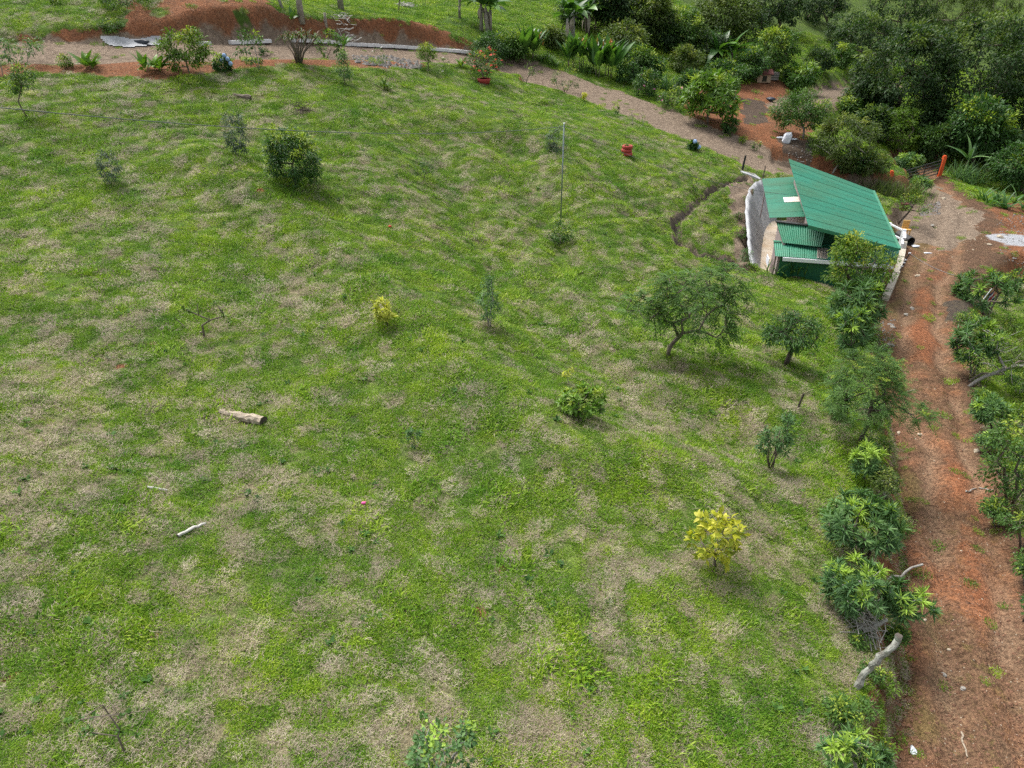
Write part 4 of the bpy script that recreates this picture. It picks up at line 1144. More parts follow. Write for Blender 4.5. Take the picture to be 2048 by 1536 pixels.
paddle_plant('banana_sprout', 'small banana sprout right of the cordyline', 'plant', (690,118), 1.3, 6, W=.3, el=(20, 70), trunk=.6, size=.05)
paddle_plant('ginger_plant', 'lime ginger clump on the grass below the track', 'plant', (764,178), .75, 12, W=.16, stems=3, spread=.3, el=(30, 80), mat='leaf_lime')
paddle_plant('banana_sprout', 'pale young banana plant left of the red-flowered shrub', 'plant', (922,135), .9, 7, W=.24, el=(30, 80), mat='leaf_lime')
# ------------------------------------------------------------------ growth beyond the upper track and the wood at the back
paddle_plant('banana_tree', 'tall banana plant with hanging dead leaves above the end of the concrete gutter', 'banana plant', (976,66), 2.3, 11, W=.34, trunk=2.0, size=.16, stems=3, spread=.6, el=(5, 80), bark='banana_stem', dead=5, mat='leaf_big')
paddle_plant('banana_tree', 'left of the two banana plants behind the heliconia clumps', 'banana plant', (1146,76), 2.6, 11, W=.34, trunk=1.9, size=.16, stems=2, spread=.7, el=(10, 82), bark='bark_grey', dead=4)
paddle_plant('banana_tree', 'right of the two banana plants behind the heliconia clumps', 'banana plant', (1183,74), 2.5, 11, W=.34, trunk=2.1, size=.16, stems=2, spread=.6, el=(5, 80), bark='bark_dark', dead=4)
paddle_plant('banana_tree', 'dark banana plant among the trees above the red yard', 'banana plant', (1440,138), 2.4, 12, W=.32, trunk=1.6, size=.15, stems=3, spread=1.0, el=(5, 80), bark='bark_dark', dead=3)
def heliconia(label, base, h, st, sp):
    root, P = paddle_plant('heliconia_clump', label, 'heliconia', base, h * 1.2, 6, W=.24, stems=st + 3, spread=sp, trunk=.6, size=.03, el=(48, 88), arch=(.2, 1.0), bark='bark', mat='leaf_big')
    r = np.random.default_rng(int(base[0])); mb = MB().tube([(0, 0, 0), (.02, 0, .25), (.06, 0, .5)], [.03, .028, .01], 5)
    for k in range(4): mb.add([(0, 0, .08 * k + .1), (.13, .05, .08 * k + .17), (.16, 0, .08 * k + .2), (.13, -.05, .08 * k + .17)], [(0, 1, 2, 3)])
    me = mesh_np('flower', mb.v, mb.f, M['flower_orange'])
    for i in range(st + 2):
        a = r.uniform(0, 6.28); q = sp * math.sqrt(r.uniform(0, 1)) * 1.1
        o = obj('flower', me, root, (q * math.cos(a), q * math.sin(a), h * r.uniform(.6, 1.15))); o.rotation_euler = (r.normal(0, .3), r.normal(0, .3), a)
heliconia('leftmost heliconia clump above the track, next to the dark shrub', (1062,124), 1.9, 7, .9)
heliconia('middle heliconia clump above the track', (1148,135), 1.8, 6, .8)
heliconia('rightmost and largest heliconia clump at the track edge', (1205,152), 2.1, 9, 1.0)
plant('dark_shrub', 'dense dark shrub left of the heliconias, behind the red-flowered shrub', 'shrub', (985,124), (942,66,1018,122), 'leaf_dark', n=90, per=30, L=.24, W=.09, cl=.4, r0=.06, tip=.03)
plant('dark_shrub', 'dark rounded shrub at the track edge right of the heliconias', 'shrub', (1252,168), (1228,118,1278,166), 'leaf_dark', n=56, per=30, L=.22, W=.09, cl=.36, r0=.05, tip=.04)
plant('pink_flower_shrub', 'dark rounded shrub with pink flowers at the track edge', 'shrub', (1295,193), (1267,138,1320,192), 'leaf_dark', n=64, per=30, L=.2, W=.08, cl=.34, r0=.05, tip=.08, extra=flowers('flower_pink', 8, .12))
strap_clump('strap_plant', 'arching dark strap-leaved plant behind the pink-flowered shrub', 'plant', (1335,182), (1312,140,1352,182), 'leaf_dark', 90, .05, upright=.3)
plant('rose_bush', 'low leafy bush with pink flowers left of the large-leaved drooping tree', 'bush', (1345,214), (1318,172,1378,212), 'leaf_mid', n=44, per=20, L=.2, W=.08, cl=.3, r0=.03, stems=3, tip=.1, extra=flowers('flower_pink', 5, .12))
plant('drooping_tree', 'large-leaved bright green drooping tree beside the red yard', 'tree', (1416,248), [(1368,150,1480,240), (1385,138,1470,190)], 'leaf_ginger', n=92, per=18, L=.66, W=.15, mode='rosette', cl=.2, r0=.09, tip=.08, droop=.6, shell=.3)
plant('small_bush', 'dark bush at the corner of the red yard', 'bush', (1460,270), (1446,232,1477,268), 'leaf_dark', n=34, per=24, L=.2, W=.08, cl=.3, r0=.03, tip=.05, stems=2)
plant('small_bush', 'little lime plant between the track and the red yard', 'bush', (1485,287), (1477,270,1494,286), 'leaf_lime', n=12, per=18, L=.16, W=.05, cl=.18, r0=.015, tip=.1, stems=2)
plant('small_bush', 'pale little plant at the track edge left of the roof', 'bush', (1512,302), (1504,280,1522,300), 'leaf_mid', n=10, per=14, L=.16, W=.05, cl=.18, r0=.015, tip=.2, stems=2, extra=flowers('flower_white', 2, .07))
F_ = dict(L=.34, W=.16, per=58, r0=.16, rtip=.02, cl=.8, shell=.4, rag=.45)
def ftree(label, base, crowns, mat, n=70, name='tree', **k):
    a = dict(F_); a.update(k)
    return plant(name, label, 'tree', base, crowns, mat, n=n, group='trees of the wood at the back' if False else None, **a)
ftree('dark slim tree with bare trunk behind the banana plants', (1222,80), (1188,-30,1262,45), 'leaf_forest', 60)
ftree('olive tree in front of the slim dark tree, above the right heliconia clump', (1235,122), (1200,45,1300,112), 'leaf_olive', 80, cl=.6, L=.3, W=.12)
ftree('olive-brown tree at the top edge above the grassy spur', (1310,95), (1252,-30,1345,85), 'leaf_olive', 90, cl=.7)
ftree('bright mid-green round tree above the grassy spur', (1368,112), (1322,15,1405,105), 'leaf_mid', 80, cl=.6, L=.3, W=.14, tip=.1)
ftree('broad olive tree at the top edge right of the bright round tree', (1455,95), (1388,-25,1512,82), 'leaf_olive', 110)
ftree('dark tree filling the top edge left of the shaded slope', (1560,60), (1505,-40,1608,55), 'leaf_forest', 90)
ftree('low brownish-green thicket tree beside the grassy spur', (1400,155), (1340,95,1410,150), 'leaf_olive', 60, cl=.5, L=.26, W=.09, r0=.05)
ftree('dark leafy thicket at the back of the red yard', (1470,165), (1395,120,1505,165), 'leaf_dark', 80, cl=.5, L=.3, W=.11, r0=.06)
ftree('rounded light green tree behind the kennel', (1546,152), (1498,60,1598,145), 'leaf_mid', 90, cl=.55, L=.3, W=.12, tip=.16)
ftree('small bright bushy tree at the right end of the red yard', (1600,188), (1574,124,1636,178), 'leaf_big', 60, cl=.45, L=.36, W=.11, tip=.2, r0=.07)
ftree('pale spreading tree standing in the yard above the roof', (1606,278), (1546,182,1662,262), 'leaf_mid', 100, cl=.45, L=.22, W=.08, tip=.02, r0=.08, bark='bark_grey')
ftree('leafy leaning tree right behind the highest roof corner', (1665,345), [(1628,225,1755,320), (1660,300,1765,350)], 'leaf_olive', 130, cl=.42, L=.20, W=.08, tip=.08, r0=.07, bark='bark_grey')
ftree('thicket tree between the roof and the orange gate post', (1745,352), (1708,300,1785,352), 'leaf_olive', 50, cl=.42, L=.2, W=.07, tip=.05, r0=.05)
ftree('yellow-green tree at the foot of the dark wood, above the gate', (1805,312), (1755,216,1845,302), 'leaf_lime', 70, cl=.5, L=.22, W=.09, tip=0)
ftree('green shrubby tree right of the yellow-green tree', (1872,318), (1828,248,1905,302), 'leaf_mid', 50, cl=.5, L=.25, W=.1, tip=0)
ftree('dense dark bush beside the left orange gate post', (1816,352), (1790,306,1846,350), 'leaf_blue', 50, cl=.35, L=.22, W=.09, tip=.15, r0=.04)
ftree('low leafy bush on the verge below the gate', (1836,382), (1815,352,1866,380), 'leaf_blue', 24, cl=.3, L=.2, W=.08, tip=.1, r0=.03)
ftree('dark leafy tree behind the right orange gate post', (1945,330), (1895,195,2015,318), 'leaf_dark', 110, L=.36, W=.15)
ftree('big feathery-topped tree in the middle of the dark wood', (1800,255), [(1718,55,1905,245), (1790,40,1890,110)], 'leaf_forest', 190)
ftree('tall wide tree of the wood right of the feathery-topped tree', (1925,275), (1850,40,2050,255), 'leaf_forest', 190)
ftree('edge tree of the wood at the bend of the far track', (1765,240), (1695,145,1800,240), 'leaf_forest', 90, L=.36, W=.15)
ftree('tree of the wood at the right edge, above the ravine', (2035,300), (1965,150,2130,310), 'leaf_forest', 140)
ftree('dark bush at the right edge over the ravine', (2045,385), (1985,285,2120,375), 'leaf_dark', 100, L=.3, W=.12, cl=.6)
ftree('tree on the shaded slope left of the dark wood', (1740,130), (1672,30,1790,135), 'leaf_forest', 110)
ftree('tree at the top edge above the shaded slope', (1660,55), (1598,-50,1700,50), 'leaf_forest', 90)
ftree('small light green tree on the shaded slope', (1690,140), (1665,85,1712,135), 'leaf_mid', 30, L=.3, W=.13, cl=.5, r0=.07)
ftree('tree at the top edge in the middle of the wood', (1800,65), (1735,-60,1870,60), 'leaf_forest', 120)
ftree('lighter tree at the top edge, right part of the wood', (1910,60), (1835,-60,1985,60), 'leaf_olive', 130)
ftree('hazy light green tree in the top right corner', (2010,60), (1940,-70,2130,90), 'leaf_olive', 150)
ftree('tree behind the far right of the wood', (2060,170), (1980,60,2150,180), 'leaf_forest', 110)
ftree('understorey tree low in the ravine beside the bend', (1850,280), (1800,190,1905,275), 'leaf_forest', 80, L=.34, W=.14)
ftree('dark understorey tree left of the yellow-green tree', (1755,285), (1715,210,1780,280), 'leaf_forest', 60, L=.34, W=.14)
ftree('dark understorey tree right of the silver palm', (2010,335), (1965,255,2050,330), 'leaf_forest', 70, L=.34, W=.14)
strap_clump('tall_grass', 'tall reedy grass bank behind the right eave of the main roof', 'grass clump', (1770,392), (1712,345,1830,392), 'leaf_olive', 520, .016, arch=.9)
strap_clump('tall_grass', 'tall reedy grass beside the small tree with the red box', 'grass clump', (1822,402), (1795,362,1855,402), 'leaf_lime', 260, .014, arch=1.0)
strap_clump('spiky_tussock', 'round spiky tussock right of the orange gate post', 'grass clump', (1932,362), (1902,312,1965,360), 'leaf_blue', 220, .03, arch=1.0, upright=.2)
paddle_plant('silver_palm', 'silvery palm with long arching leaves above the spiky tussock', 'palm', (1925,352), 2.2, 9, W=.14, trunk=1.2, size=.1, el=(20, 70), arch=(.6, 1.3), shape='strap', mat='leaf_blue', bark='bark_dark')
paddle_plant('broad_leaved_plant', 'clump of long-leaved plants at the right edge below the wood', 'plant', (2005,412), 1.5, 7, W=.16, stems=9, spread=1.4, el=(20, 80), arch=(.6, 1.5), shape='strap', mat='leaf_big')
plant('small_tree', 'small tree with a dark red box on its trunk beside the house', 'tree', (1796,446), (1786,386,1868,428), 'leaf_lime', n=40, per=16, L=.14, W=.06, cl=.26, r0=.06, tip=.05, bark='bark_dark', rag=.5)
for i, bx in enumerate((1532, 1552, 1566, 1580, 1593, 1607, 1622, 1640, 1658)):
    nth = ('first', 'second', 'third', 'fourth', 'fifth', 'sixth', 'seventh', 'eighth', 'ninth')[i]
    paddle_plant('maize_plant', nth + ' from the left in the row of young plants before the dark green wall', 'plant', (bx, 555 + (i % 3) * 2 - (3 if i == 0 else 0)), (.7, .8, .7, 1.0, .75, .7, .6, .6, .55)[i], 6, W=.10, el=(40, 85), shape='strap', mat='leaf_mid', trunk=.2, size=.015, group='young plants before the dark green wall', bark='leaf_mid')
for i, (bx, by, s) in enumerate(((1085,115,1.0),(1110,125,.8),(1175,140,.9))):
    strap_clump('fern', ('fern left of', 'fern below', 'fern right of')[i] + ' the middle heliconia clump', 'fern', (bx, by + 6), (bx - 16, by - 20, bx + 16, by + 6), 'leaf_mid', 60, .04, upright=.2)
plant('small_bush', 'green bush hanging over the left end of the red cut', 'bush', (255,10), (180,-40,320,18), 'leaf_mid', n=60, per=24, L=.2, W=.07, cl=.35, r0=.03, tip=.1, stems=3)
plant('small_bush', 'weedy bush above the concrete apron', 'bush', (228,62), (195,38,252,62), 'leaf_mid', n=30, per=20, L=.16, W=.06, cl=.25, r0=.02, tip=.1, stems=2)
plant('thin_tree', 'thin dark stem at the top edge above the middle of the gutter', 'tree', (797,20), (770,-50,830,-5), 'leaf_mid', n=16, per=14, L=.2, W=.08, cl=.3, r0=.05, tip=0, bark='bark_dark')
paddle_plant('banana_sprout', 'young banana shoot at the foot of the left grey trunk', 'plant', (585,42), 1.1, 6, W=.26, el=(30, 80))
plant('small_bush', 'small lime plant at the top of the left grassy bank', 'bush', (108,10), (96,-14,124,6), 'leaf_lime', n=10, per=14, L=.2, W=.07, cl=.2, r0=.015, tip=.1)

# thicket filling between the taller trees above the track
TH = [(1030,95,46,34,'leaf_mid','bush behind the leftmost heliconia clump'),(1105,75,40,30,'leaf_olive','orange-tinged bush between the left and middle heliconias'),(1240,90,44,36,'leaf_olive','bush below the slim dark tree'),
      (1275,120,50,40,'leaf_mid','grey-green bush behind the dark rounded shrub'),(1305,135,36,30,'leaf_dark','bush above the pink-flowered shrub'),(1330,60,60,55,'leaf_forest','dark tree behind the bright mid-green round tree'),
      (1420,95,56,46,'leaf_forest','dark bush under the broad olive tree'),(1385,165,44,30,'leaf_dark','low bush on the edge of the grassy spur'),(1445,170,60,26,'leaf_mid','low hedge bush at the back edge of the red yard'),(1500,130,50,40,'leaf_dark','dark bush left of the rounded light green tree'),
      (1275,40,70,60,'leaf_forest','dark tree at the top edge between the two olive trees'),(1150,20,50,40,'leaf_forest','dark tree at the top edge above the banana plants'),(1215,30,60,50,'leaf_olive','olive tree at the top edge right of the banana plants'),
      (1490,60,60,55,'leaf_forest','dark tree between the broad olive tree and the shaded slope'),(1640,120,44,34,'leaf_forest','lone dark bush on the shaded slope'),(1700,60,60,50,'leaf_forest','dark tree high on the shaded slope'),
      (1590,150,34,24,'leaf_blue','blue-green bush left of the small bright bushy tree'),(1715,320,44,36,'leaf_dark','dark bush under the leaning tree behind the roof'),(1700,215,40,28,'leaf_mid','light bush where the far track meets the wood'),
      (1880,285,60,50,'leaf_forest','dark tree right behind the gate'),(1740,205,46,40,'leaf_forest','dark bush at the bend of the far track')]
for (a, b, hw, hh, mt, lab) in TH:
    ftree(lab, (a, b + hh * .75), (a - hw * .75, b - hh * .8, a + hw * .75, b + hh * .75), mt, int(18 + hw * .75), cl=.55, L=.26, W=.11, r0=.06, tip=.06, name='bush' if hw < 50 else 'tree')
# ------------------------------------------------------------------ the house
def roof_mat(name, c, weather):
    m, nd, lk, b = new_mat(name)
    geo = nd.new('ShaderNodeNewGeometry')
    n1 = noise(nd, lk, .45, 3, .6, geo.outputs['Position']); n2 = noise(nd, lk, 6, 3, .7, geo.outputs['Position'])
    oi = nd.new('ShaderNodeObjectInfo')
    r1 = ramp(nd, [(.42, c), (.68, weather)]); lk.new(n1.outputs[0], r1.inputs[0])
    r2 = ramp(nd, [(.3, (.86, .88, .88)), (.7, (1.06, 1.05, 1.05))]); lk.new(n2.outputs[0], r2.inputs[0])
    r3 = ramp(nd, [(0, (.9, .92, .9)), (1, (1.06, 1.05, 1.06))]); lk.new(oi.outputs['Random'], r3.inputs[0])
    mp = nd.new('ShaderNodeMapping'); mp.inputs['Scale'].default_value = (.5, 4.0, .5); mp.inputs['Rotation'].default_value = (0, 0, .28); lk.new(geo.outputs['Position'], mp.inputs['Vector'])
    n3 = noise(nd, lk, 1.0, 4, .7, mp.outputs[0]); r4 = ramp(nd, [(.5, (0, 0, 0)), (.72, (.55, .55, .55))]); lk.new(n3.outputs[0], r4.inputs[0])
    st_c = mixc(nd, lk, r1.outputs[0], (.075, .135, .07), r4.outputs[0])
    q = mixc(nd, lk, mixc(nd, lk, st_c, r2.outputs[0], 1.0, 'MULTIPLY'), r3.outputs[0], 1.0, 'MULTIPLY')
    lk.new(q, b.inputs['Base Color']); b.inputs['Roughness'].default_value = .45; b.inputs['Specular IOR Level'].default_value = .4
    return m
M['roof'] = roof_mat('green_roof_sheet', (.038, .24, .155), (.055, .205, .12))
M['roof_low'] = roof_mat('green_roof_sheet_low', (.034, .215, .125), (.045, .19, .105))
M['green_wall'] = simple_mat('dark_green_metal', (.014, .09, .042), (.021, .115, .055), 2, .5)
M['plaster'] = simple_mat('grey_pink_plaster', (.30, .24, .23), (.40, .33, .315), 3, .9, .2)
M['white_paint'] = simple_mat('white_paint', (.70, .73, .78), (.80, .82, .85), 3, .5)
M['dark_metal'] = simple_mat('dark_metal', (.02, .022, .022), (.045, .045, .045), 6, .5)
M['white_concrete'] = simple_mat('pale_concrete', (.66, .67, .68), (.80, .80, .80), 4, .9, .3)
M['concrete'] = simple_mat('rough_concrete', (.28, .29, .305), (.52, .53, .545), 2.2, .9, .8, stretch=(1, 1, .35))
M['floor'] = simple_mat('stained_floor_concrete', (.42, .32, .22), (.55, .49, .41), 1.2, .9, .3)
M['translucent'] = simple_mat('skylight_sheet', (.55, .47, .38), (.72, .68, .62), 3, .5)
M['dark_void'] = simple_mat('dark_window', (.012, .012, .013), (.02, .02, .02), 2, .2)

Z = lambda pts: [at_z(*p) for p in pts]
MAIN = Z([(1616,450,-9.95), (1797,497,-10.7), (1745,381,-10.4), (1577,318,-9.06)])      # BL BR TR TL
RA = Z([(1539,436,-10.62), (1628,433,-10.42), (1602,353,-10.15), (1524,358,-10.38)])
RB = Z([(1565,485,-11.2), (1642,494,-11.2), (1652,456,-10.5), (1552,444,-10.55)])
RC = Z([(1550,512,-11.55), (1790,529,-11.55), (1800,497,-11.28), (1547,484,-11.28)])
def bil(Q, u, v): return (Q[0] * (1 - u) + Q[1] * u) * (1 - v) + (Q[3] * (1 - u) + Q[2] * u) * v
org = bil(RC, 0, 0); org = np.array([org[0], org[1], PAD_Z])
house = thing('house', 'low house with overlapping green corrugated roofs at the foot of the pasture', 'house', org)
def loc(p): return np.asarray(p, float) - org

def corrugated(Q, name, mat, across, n, pitch=.1, amp=.016, skip=()):
    """roof of n sheets; across='u' when the sheets lie side by side along u (ribs run along v)"""
    Q = [loc(q) for q in Q]
    ln = np.linalg.norm((bil(Q, 1, .5) - bil(Q, 0, .5)) if across == 'u' else (bil(Q, .5, 1) - bil(Q, .5, 0)))
    nrm = np.cross(Q[1] - Q[0], Q[3] - Q[0]); nrm /= np.linalg.norm(nrm)
    rf = obj(name, None, house) if False else None
    base = bpy.data.objects.new(name, None); col.objects.link(base); base.parent = house
    for k in range(n):
        a, b = k / n, (k + 1) / n + (.012 if k < n - 1 else 0)
        m = max(4, int(round((b - a) * ln / pitch))) * 4
        V, F = [], []
        for i in range(m + 1):
            t = a + (b - a) * i / m; h = amp * math.cos(2 * math.pi * i / 4) + .004 * (k % 2)
            for v in (0., 1.):
                p = bil(Q, t, v) if across == 'u' else bil(Q, v, t)
                V.append(p + nrm * h)
        F = [(2 * i, 2 * i + 2, 2 * i + 3, 2 * i + 1) for i in range(m)]
        obj('roofing_sheet', mesh_np('roofing_sheet', V, F, M[mat]), base)
    return base
corrugated(MAIN, 'main_roof', 'roof', 'v', 12)
corrugated(RA, 'lean_to_roof', 'roof', 'v', 9)
corrugated(RB, 'shed_roof', 'roof_low', 'u', 3)
corrugated(RC, 'front_roof', 'roof', 'u', 8)

def wall(a, b, zt_a, zt_b, z0, mat, name='wall', th=.1):
    a, b = np.array(a[:2]), np.array(b[:2]); d = (b - a) / np.linalg.norm(b - a); n_ = np.array([-d[1], d[0]]) * th / 2
    c = [(*(a - n_), z0), (*(b - n_), z0), (*(b + n_), z0), (*(a + n_), z0), (*(a - n_), zt_a), (*(b - n_), zt_b), (*(b + n_), zt_b), (*(a + n_), zt_a)]
    return MB().hexa([loc(p) for p in c]).build(name, M[mat], house)
def wall_under(Q, p, q, mat, z0=PAD_Z - .1, gap=.07, name='wall', th=.1):
    A, B = bil(Q, *p), bil(Q, *q); return wall(A, B, A[2] - gap, B[2] - gap, z0, mat, name, th)
wall_under(MAIN, (.10, .22), (.93, .22), 'green_wall')
wall_under(MAIN, (.10, .235), (.10, .93), 'plaster')
wall_under(MAIN, (.92, .235), (.92, .93), 'plaster')
wall_under(MAIN, (.10, .95), (.93, .95), 'plaster')
wall_under(RC, (.055, .2), (.93, .2), 'green_wall')
wall_under(RC, (.045, .24), (.045, .9), 'plaster')
wall_under(RB, (.06, .03), (.06, .97), 'plaster')
wall_under(RB, (.08, .97), (.9, .97), 'plaster')
wall_under(RC, (.94, .24), (.94, .95), 'plaster')
# fascias, gutter, ridge flashings
def strip(A, B, w, h, mat, name, dz=0.0, off=(0, 0, 0)):
    A = loc(A) + np.array(off) + [0, 0, dz]; B = loc(B) + np.array(off) + [0, 0, dz]
    return MB().bar(A, B, w, h).build(name, M[mat], house)
strip(bil(RC, .07, -.03), bil(RC, .995, -.03), .06, .17, 'white_paint', 'fascia', -.1)
strip(bil(MAIN, 1.012, 0), bil(MAIN, 1.012, 1), .12, .10, 'roof_low', 'gutter', -.02)
strip(bil(MAIN, 0, -.006), bil(MAIN, 1, -.006), .04, .16, 'roof_low', 'fascia', -.05)
strip(bil(RB, 0, 1.02), bil(RB, 1, 1.02), .24, .05, 'dark_metal', 'ridge_flashing', .02)
strip(bil(RC, .0, 1.02), bil(RC, .37, 1.02), .16, .03, 'roof', 'ridge_flashing', .03)
strip(bil(MAIN, .05, .03), bil(MAIN, .05, .2), .10, .12, 'white_paint', 'rafter_end', -.14)
# skylights
def patch(Q, u0, v0, u1, v1, mat, name, up=.035):
    c = [loc(bil(Q, *t)) for t in ((u0, v0), (u1, v0), (u1, v1), (u0, v1))]
    return MB().hexa([p + [0, 0, up - .012] for p in c] + [p + [0, 0, up] for p in c]).build(name, M[mat], house)
patch(RA, .42, .335, .78, .455, 'translucent', 'skylight')
patch(RA, .415, .34, .47, .45, 'white_paint', 'skylight_frame', .045)
sk = patch(RC, .355, .03, .44, .72, 'translucent', 'skylight')
for k in range(6):
    u = .362 + .0135 * k; c0, c1 = loc(bil(RC, u, .04)), loc(bil(RC, u, .70))
    MB().bar(c0 + [0, 0, .05], c1 + [0, 0, .05], .035, .02).build('slat', M['dark_metal'] if k % 2 else M['bark'], sk)
# open end of the front shed: dark doorway, brace and the white boards on the left wall
A = bil(RC, .02, .2); B = bil(RC, .02, .95)
MB().bar(loc([A[0] - .05, A[1] - .1, PAD_Z]), loc([A[0] - .02, A[1] + .02, A[2] - .1]), .06).build('post', M['bark'], house)
wl = wall((B[0] - .10, B[1] + .2), (B[0] + .02, B[1] + .9), -12.2, -12.2, -12.6, 'white_paint', 'white_board', .03)
A = bil(RA, .10, .9)
MB().bar(loc([A[0], A[1], PAD_Z - .05]), loc([A[0], A[1], A[2] - .03]), .05).build('post', M['plaster'], house)
# road-side porch: windows in the end wall and the little front window
for u in (.80, .86, .905):
    A = loc(bil(RC, u, .2)); MB().box(A + np.array([0, -.03, -.42]), (.24, .12, .36)).build('window', M['dark_void'], house)
    MB().box(A + np.array([.15, -.04, -.42]), (.05, .13, .44)).build('window_frame', M['white_paint'], house)

# concrete floor of the yard and the rendered bank behind the house
fl = MB()
FP = [(12.7, 34.0), (13.55, 37.2), (14.85, 40.7), (16.1, 43.4), (18.4, 43.6), (16.0, 37.0), (14.6, 33.6), (13.4, 33.5)]
n_ = len(FP)
fl.add([(*p, PAD_Z + .06) for p in FP] + [(*p, PAD_Z - .1) for p in FP], [tuple(range(n_))] + [(i, i + n_, (i + 1) % n_ + n_, (i + 1) % n_) for i in range(n_)])
props(fl.build('yard_floor', M['floor']), kind='structure')
TOP = Z([(1524,361,-10.85),(1512,366,-10.9),(1503,374,-10.95),(1497,395,-11.05),(1495,425,-11.25),(1497,450,-11.5),(1500,475,-11.75),(1502,500,-12.05),(1505,522,-12.35),(1511,546,-12.7)])
BOT = [np.array(p) for p in ((17.2,44.0,PAD_Z),(16.3,43.3,PAD_Z),(15.7,42.3,PAD_Z),(15.2,41.2,PAD_Z),(14.75,40.0,PAD_Z),(14.25,38.6,PAD_Z),(13.8,37.3,PAD_Z),(13.4,36.1,PAD_Z),(13.05,35.0,PAD_Z),(12.75,34.0,PAD_Z))]
r_ = np.random.default_rng(5); V, F = [], []
K, J = 40, 9
for i in range(K):
    t = i / (K - 1) * (len(TOP) - 1); a = min(int(t), len(TOP) - 2); f = t - a
    T_ = TOP[a] * (1 - f) + TOP[a + 1] * f; B_ = BOT[a] * (1 - f) + BOT[a + 1] * f
    T_ = T_ + r_.normal(0, .022, 3) * [1, 1, .6] + [0, 0, .06]
    for j in range(J):
        s = j / (J - 1); p = T_ * (1 - s) + B_ * s
        bulge = math.sin(math.pi * s) * .18 + (fbm(np.array([i * .35]), np.array([j * .4]), 3)[0] - .5) * .2 * (0 < j < J - 1)
        V.append(p + np.array([-.25, -.1, .35]) * bulge + ([0, 0, .0] if j else [-.03, 0, 0]))
b0 = len(V)
for i in range(K): V.append(V[i * J] + np.array([-.10, -.03, -.10]))
for i in range(K - 1):
    for j in range(J - 1): F.append((i * J + j, i * J + j + 1, (i + 1) * J + j + 1, (i + 1) * J + j))
    F.append((b0 + i, i * J, (i + 1) * J, b0 + i + 1))
bank = obj('concrete_bank', mesh_np('concrete_bank', V, F, M['concrete'], True))
props(bank, 'grey concrete-rendered bank curving behind the left side of the house', 'wall')

# ------------------------------------------------------------------ things round the house
def g_thing(name, label, cat, base, group=None):
    P = ground(*base); return thing(name, label, cat, P, group), P
# white railing of the porch
rt, P = g_thing('porch_railing', 'white porch railing between the house and the road', 'railing', (1799,494))
P2 = ground(1776, 462)
d = P2 - P; d[2] = 0
MB().box((0, 0, .5), (.17, .17, 1.08)).build('post', M['white_paint'], rt)
MB().box((d[0], d[1], .5), (.14, .14, 1.05)).build('post', M['white_paint'], rt)
for z in (.95, .45): MB().bar((.05 * d[0], .05 * d[1], z), (d[0] * .95, d[1] * .95, z), .08, .09).build('rail', M['white_paint'], rt)
e = bil(MAIN, .97, .12) - P
MB().bar((-.02, -.1, .9), (-.55, -1.2, .9), .16, .1).build('rail', M['white_paint'], rt)
MB().bar((-.02, -.1, .35), (-.55, -1.2, .35), .12, .5).build('panel', M['white_paint'], rt)
# black pipe mouth
pt, P = g_thing('drain_pipe', 'black open-ended drain pipe beside the porch railing', 'pipe', (1812,487))
V, F = tube_geo([(0.06, -.35, .24), (-.1, .9, .24)], [.25, .25], 16, False); V2, F2 = tube_geo([(0.06, -.35, .24), (-.1, .85, .24)], [.215, .215], 16, False)
ring = [(i, (i + 1) % 16, 16 + (i + 1) % 16 + 16, 16 + i + 16) for i in range(16)]
obj('pipe_wall', mesh_np('pipe_wall', V + V2, F + [tuple(reversed([x + 32 for x in f])) for f in F2] + ring, M['dark_metal'], False), pt)
ct, P = g_thing('plastic_chair', 'small orange-yellow object standing at the railing corner', 'chair', (1809,472))
M['orange_plastic'] = simple_mat('orange_plastic', (.62, .33, .08), (.72, .45, .15), 4, .5)
MB().box((0, 0, .42), (.42, .40, .05)).build('seat', M['orange_plastic'], ct)
MB().box((0, .19, .68), (.40, .05, .46)).build('backrest', M['orange_plastic'], ct)
for sx in (-.17, .17):
    for sy in (-.16, .16): MB().bar((sx, sy, 0), (sx, sy, .41), .05).build('leg', M['orange_plastic'], ct)
# low block wall along the road
M['block'] = simple_mat('stained_concrete_block', (.40, .36, .28), (.60, .55, .46), 5, .9, .5)
wt, P = g_thing('low_block_wall', 'low stained concrete block wall along the house side of the road', 'wall', (1790,545))
pp = [ground(*q_) for q_ in ((1806,492),(1803,508),(1800,524),(1795,541),(1789,557),(1782,574),(1775,590),(1769,602))]
for k in range(7):
    a, b = pp[k] - P, pp[k + 1] - P; a = a * .97 + b * .03; b = b * .97 + a * .03
    MB().bar(a + [0, 0, .10], b + [0, 0, .10], .30, .42 + .04 * (k % 2)).build('block', M['block'], wt)
# wire stake
st_, P = g_thing('wire_stake', 'thin black stake with white insulators at the edge of the road', 'stake', (1792,553))
tp = np.array([.35, 0, 1.25])
MB().tube([(0, 0, -.1), tp], .028, 6).build('stake', M['dark_metal'], st_)
for s in (.45, .6, .72, 1.0):
    MB().tube([tp * s - [.05, 0, .0], tp * s + [.05, 0, 0]], .04, 8).build('insulator', M['white_paint'], st_)
def sag_wire(name, label, pts, rad, mat, sag, cat='wire', n=26):
    V, P = [], []
    for a, b in zip(pts[:-1], pts[1:]):
        for i in range(n):
            t = i / n; p = np.array(a) * (1 - t) + np.array(b) * t; p[2] -= sag * 4 * t * (1 - t); P.append(p)
    P.append(np.array(pts[-1])); o0 = P[0].copy()
    return props(MB().tube([p - o0 for p in P], rad, 5).build(name, M[mat], None, True, o0), label, cat)
M['wire'] = simple_mat('grey_wire', (.35, .35, .36), (.45, .45, .46), 5, .5)
Pw = ground(1792, 553) + tp
end = ground(1962, 600) + [0, 0, 1.1]
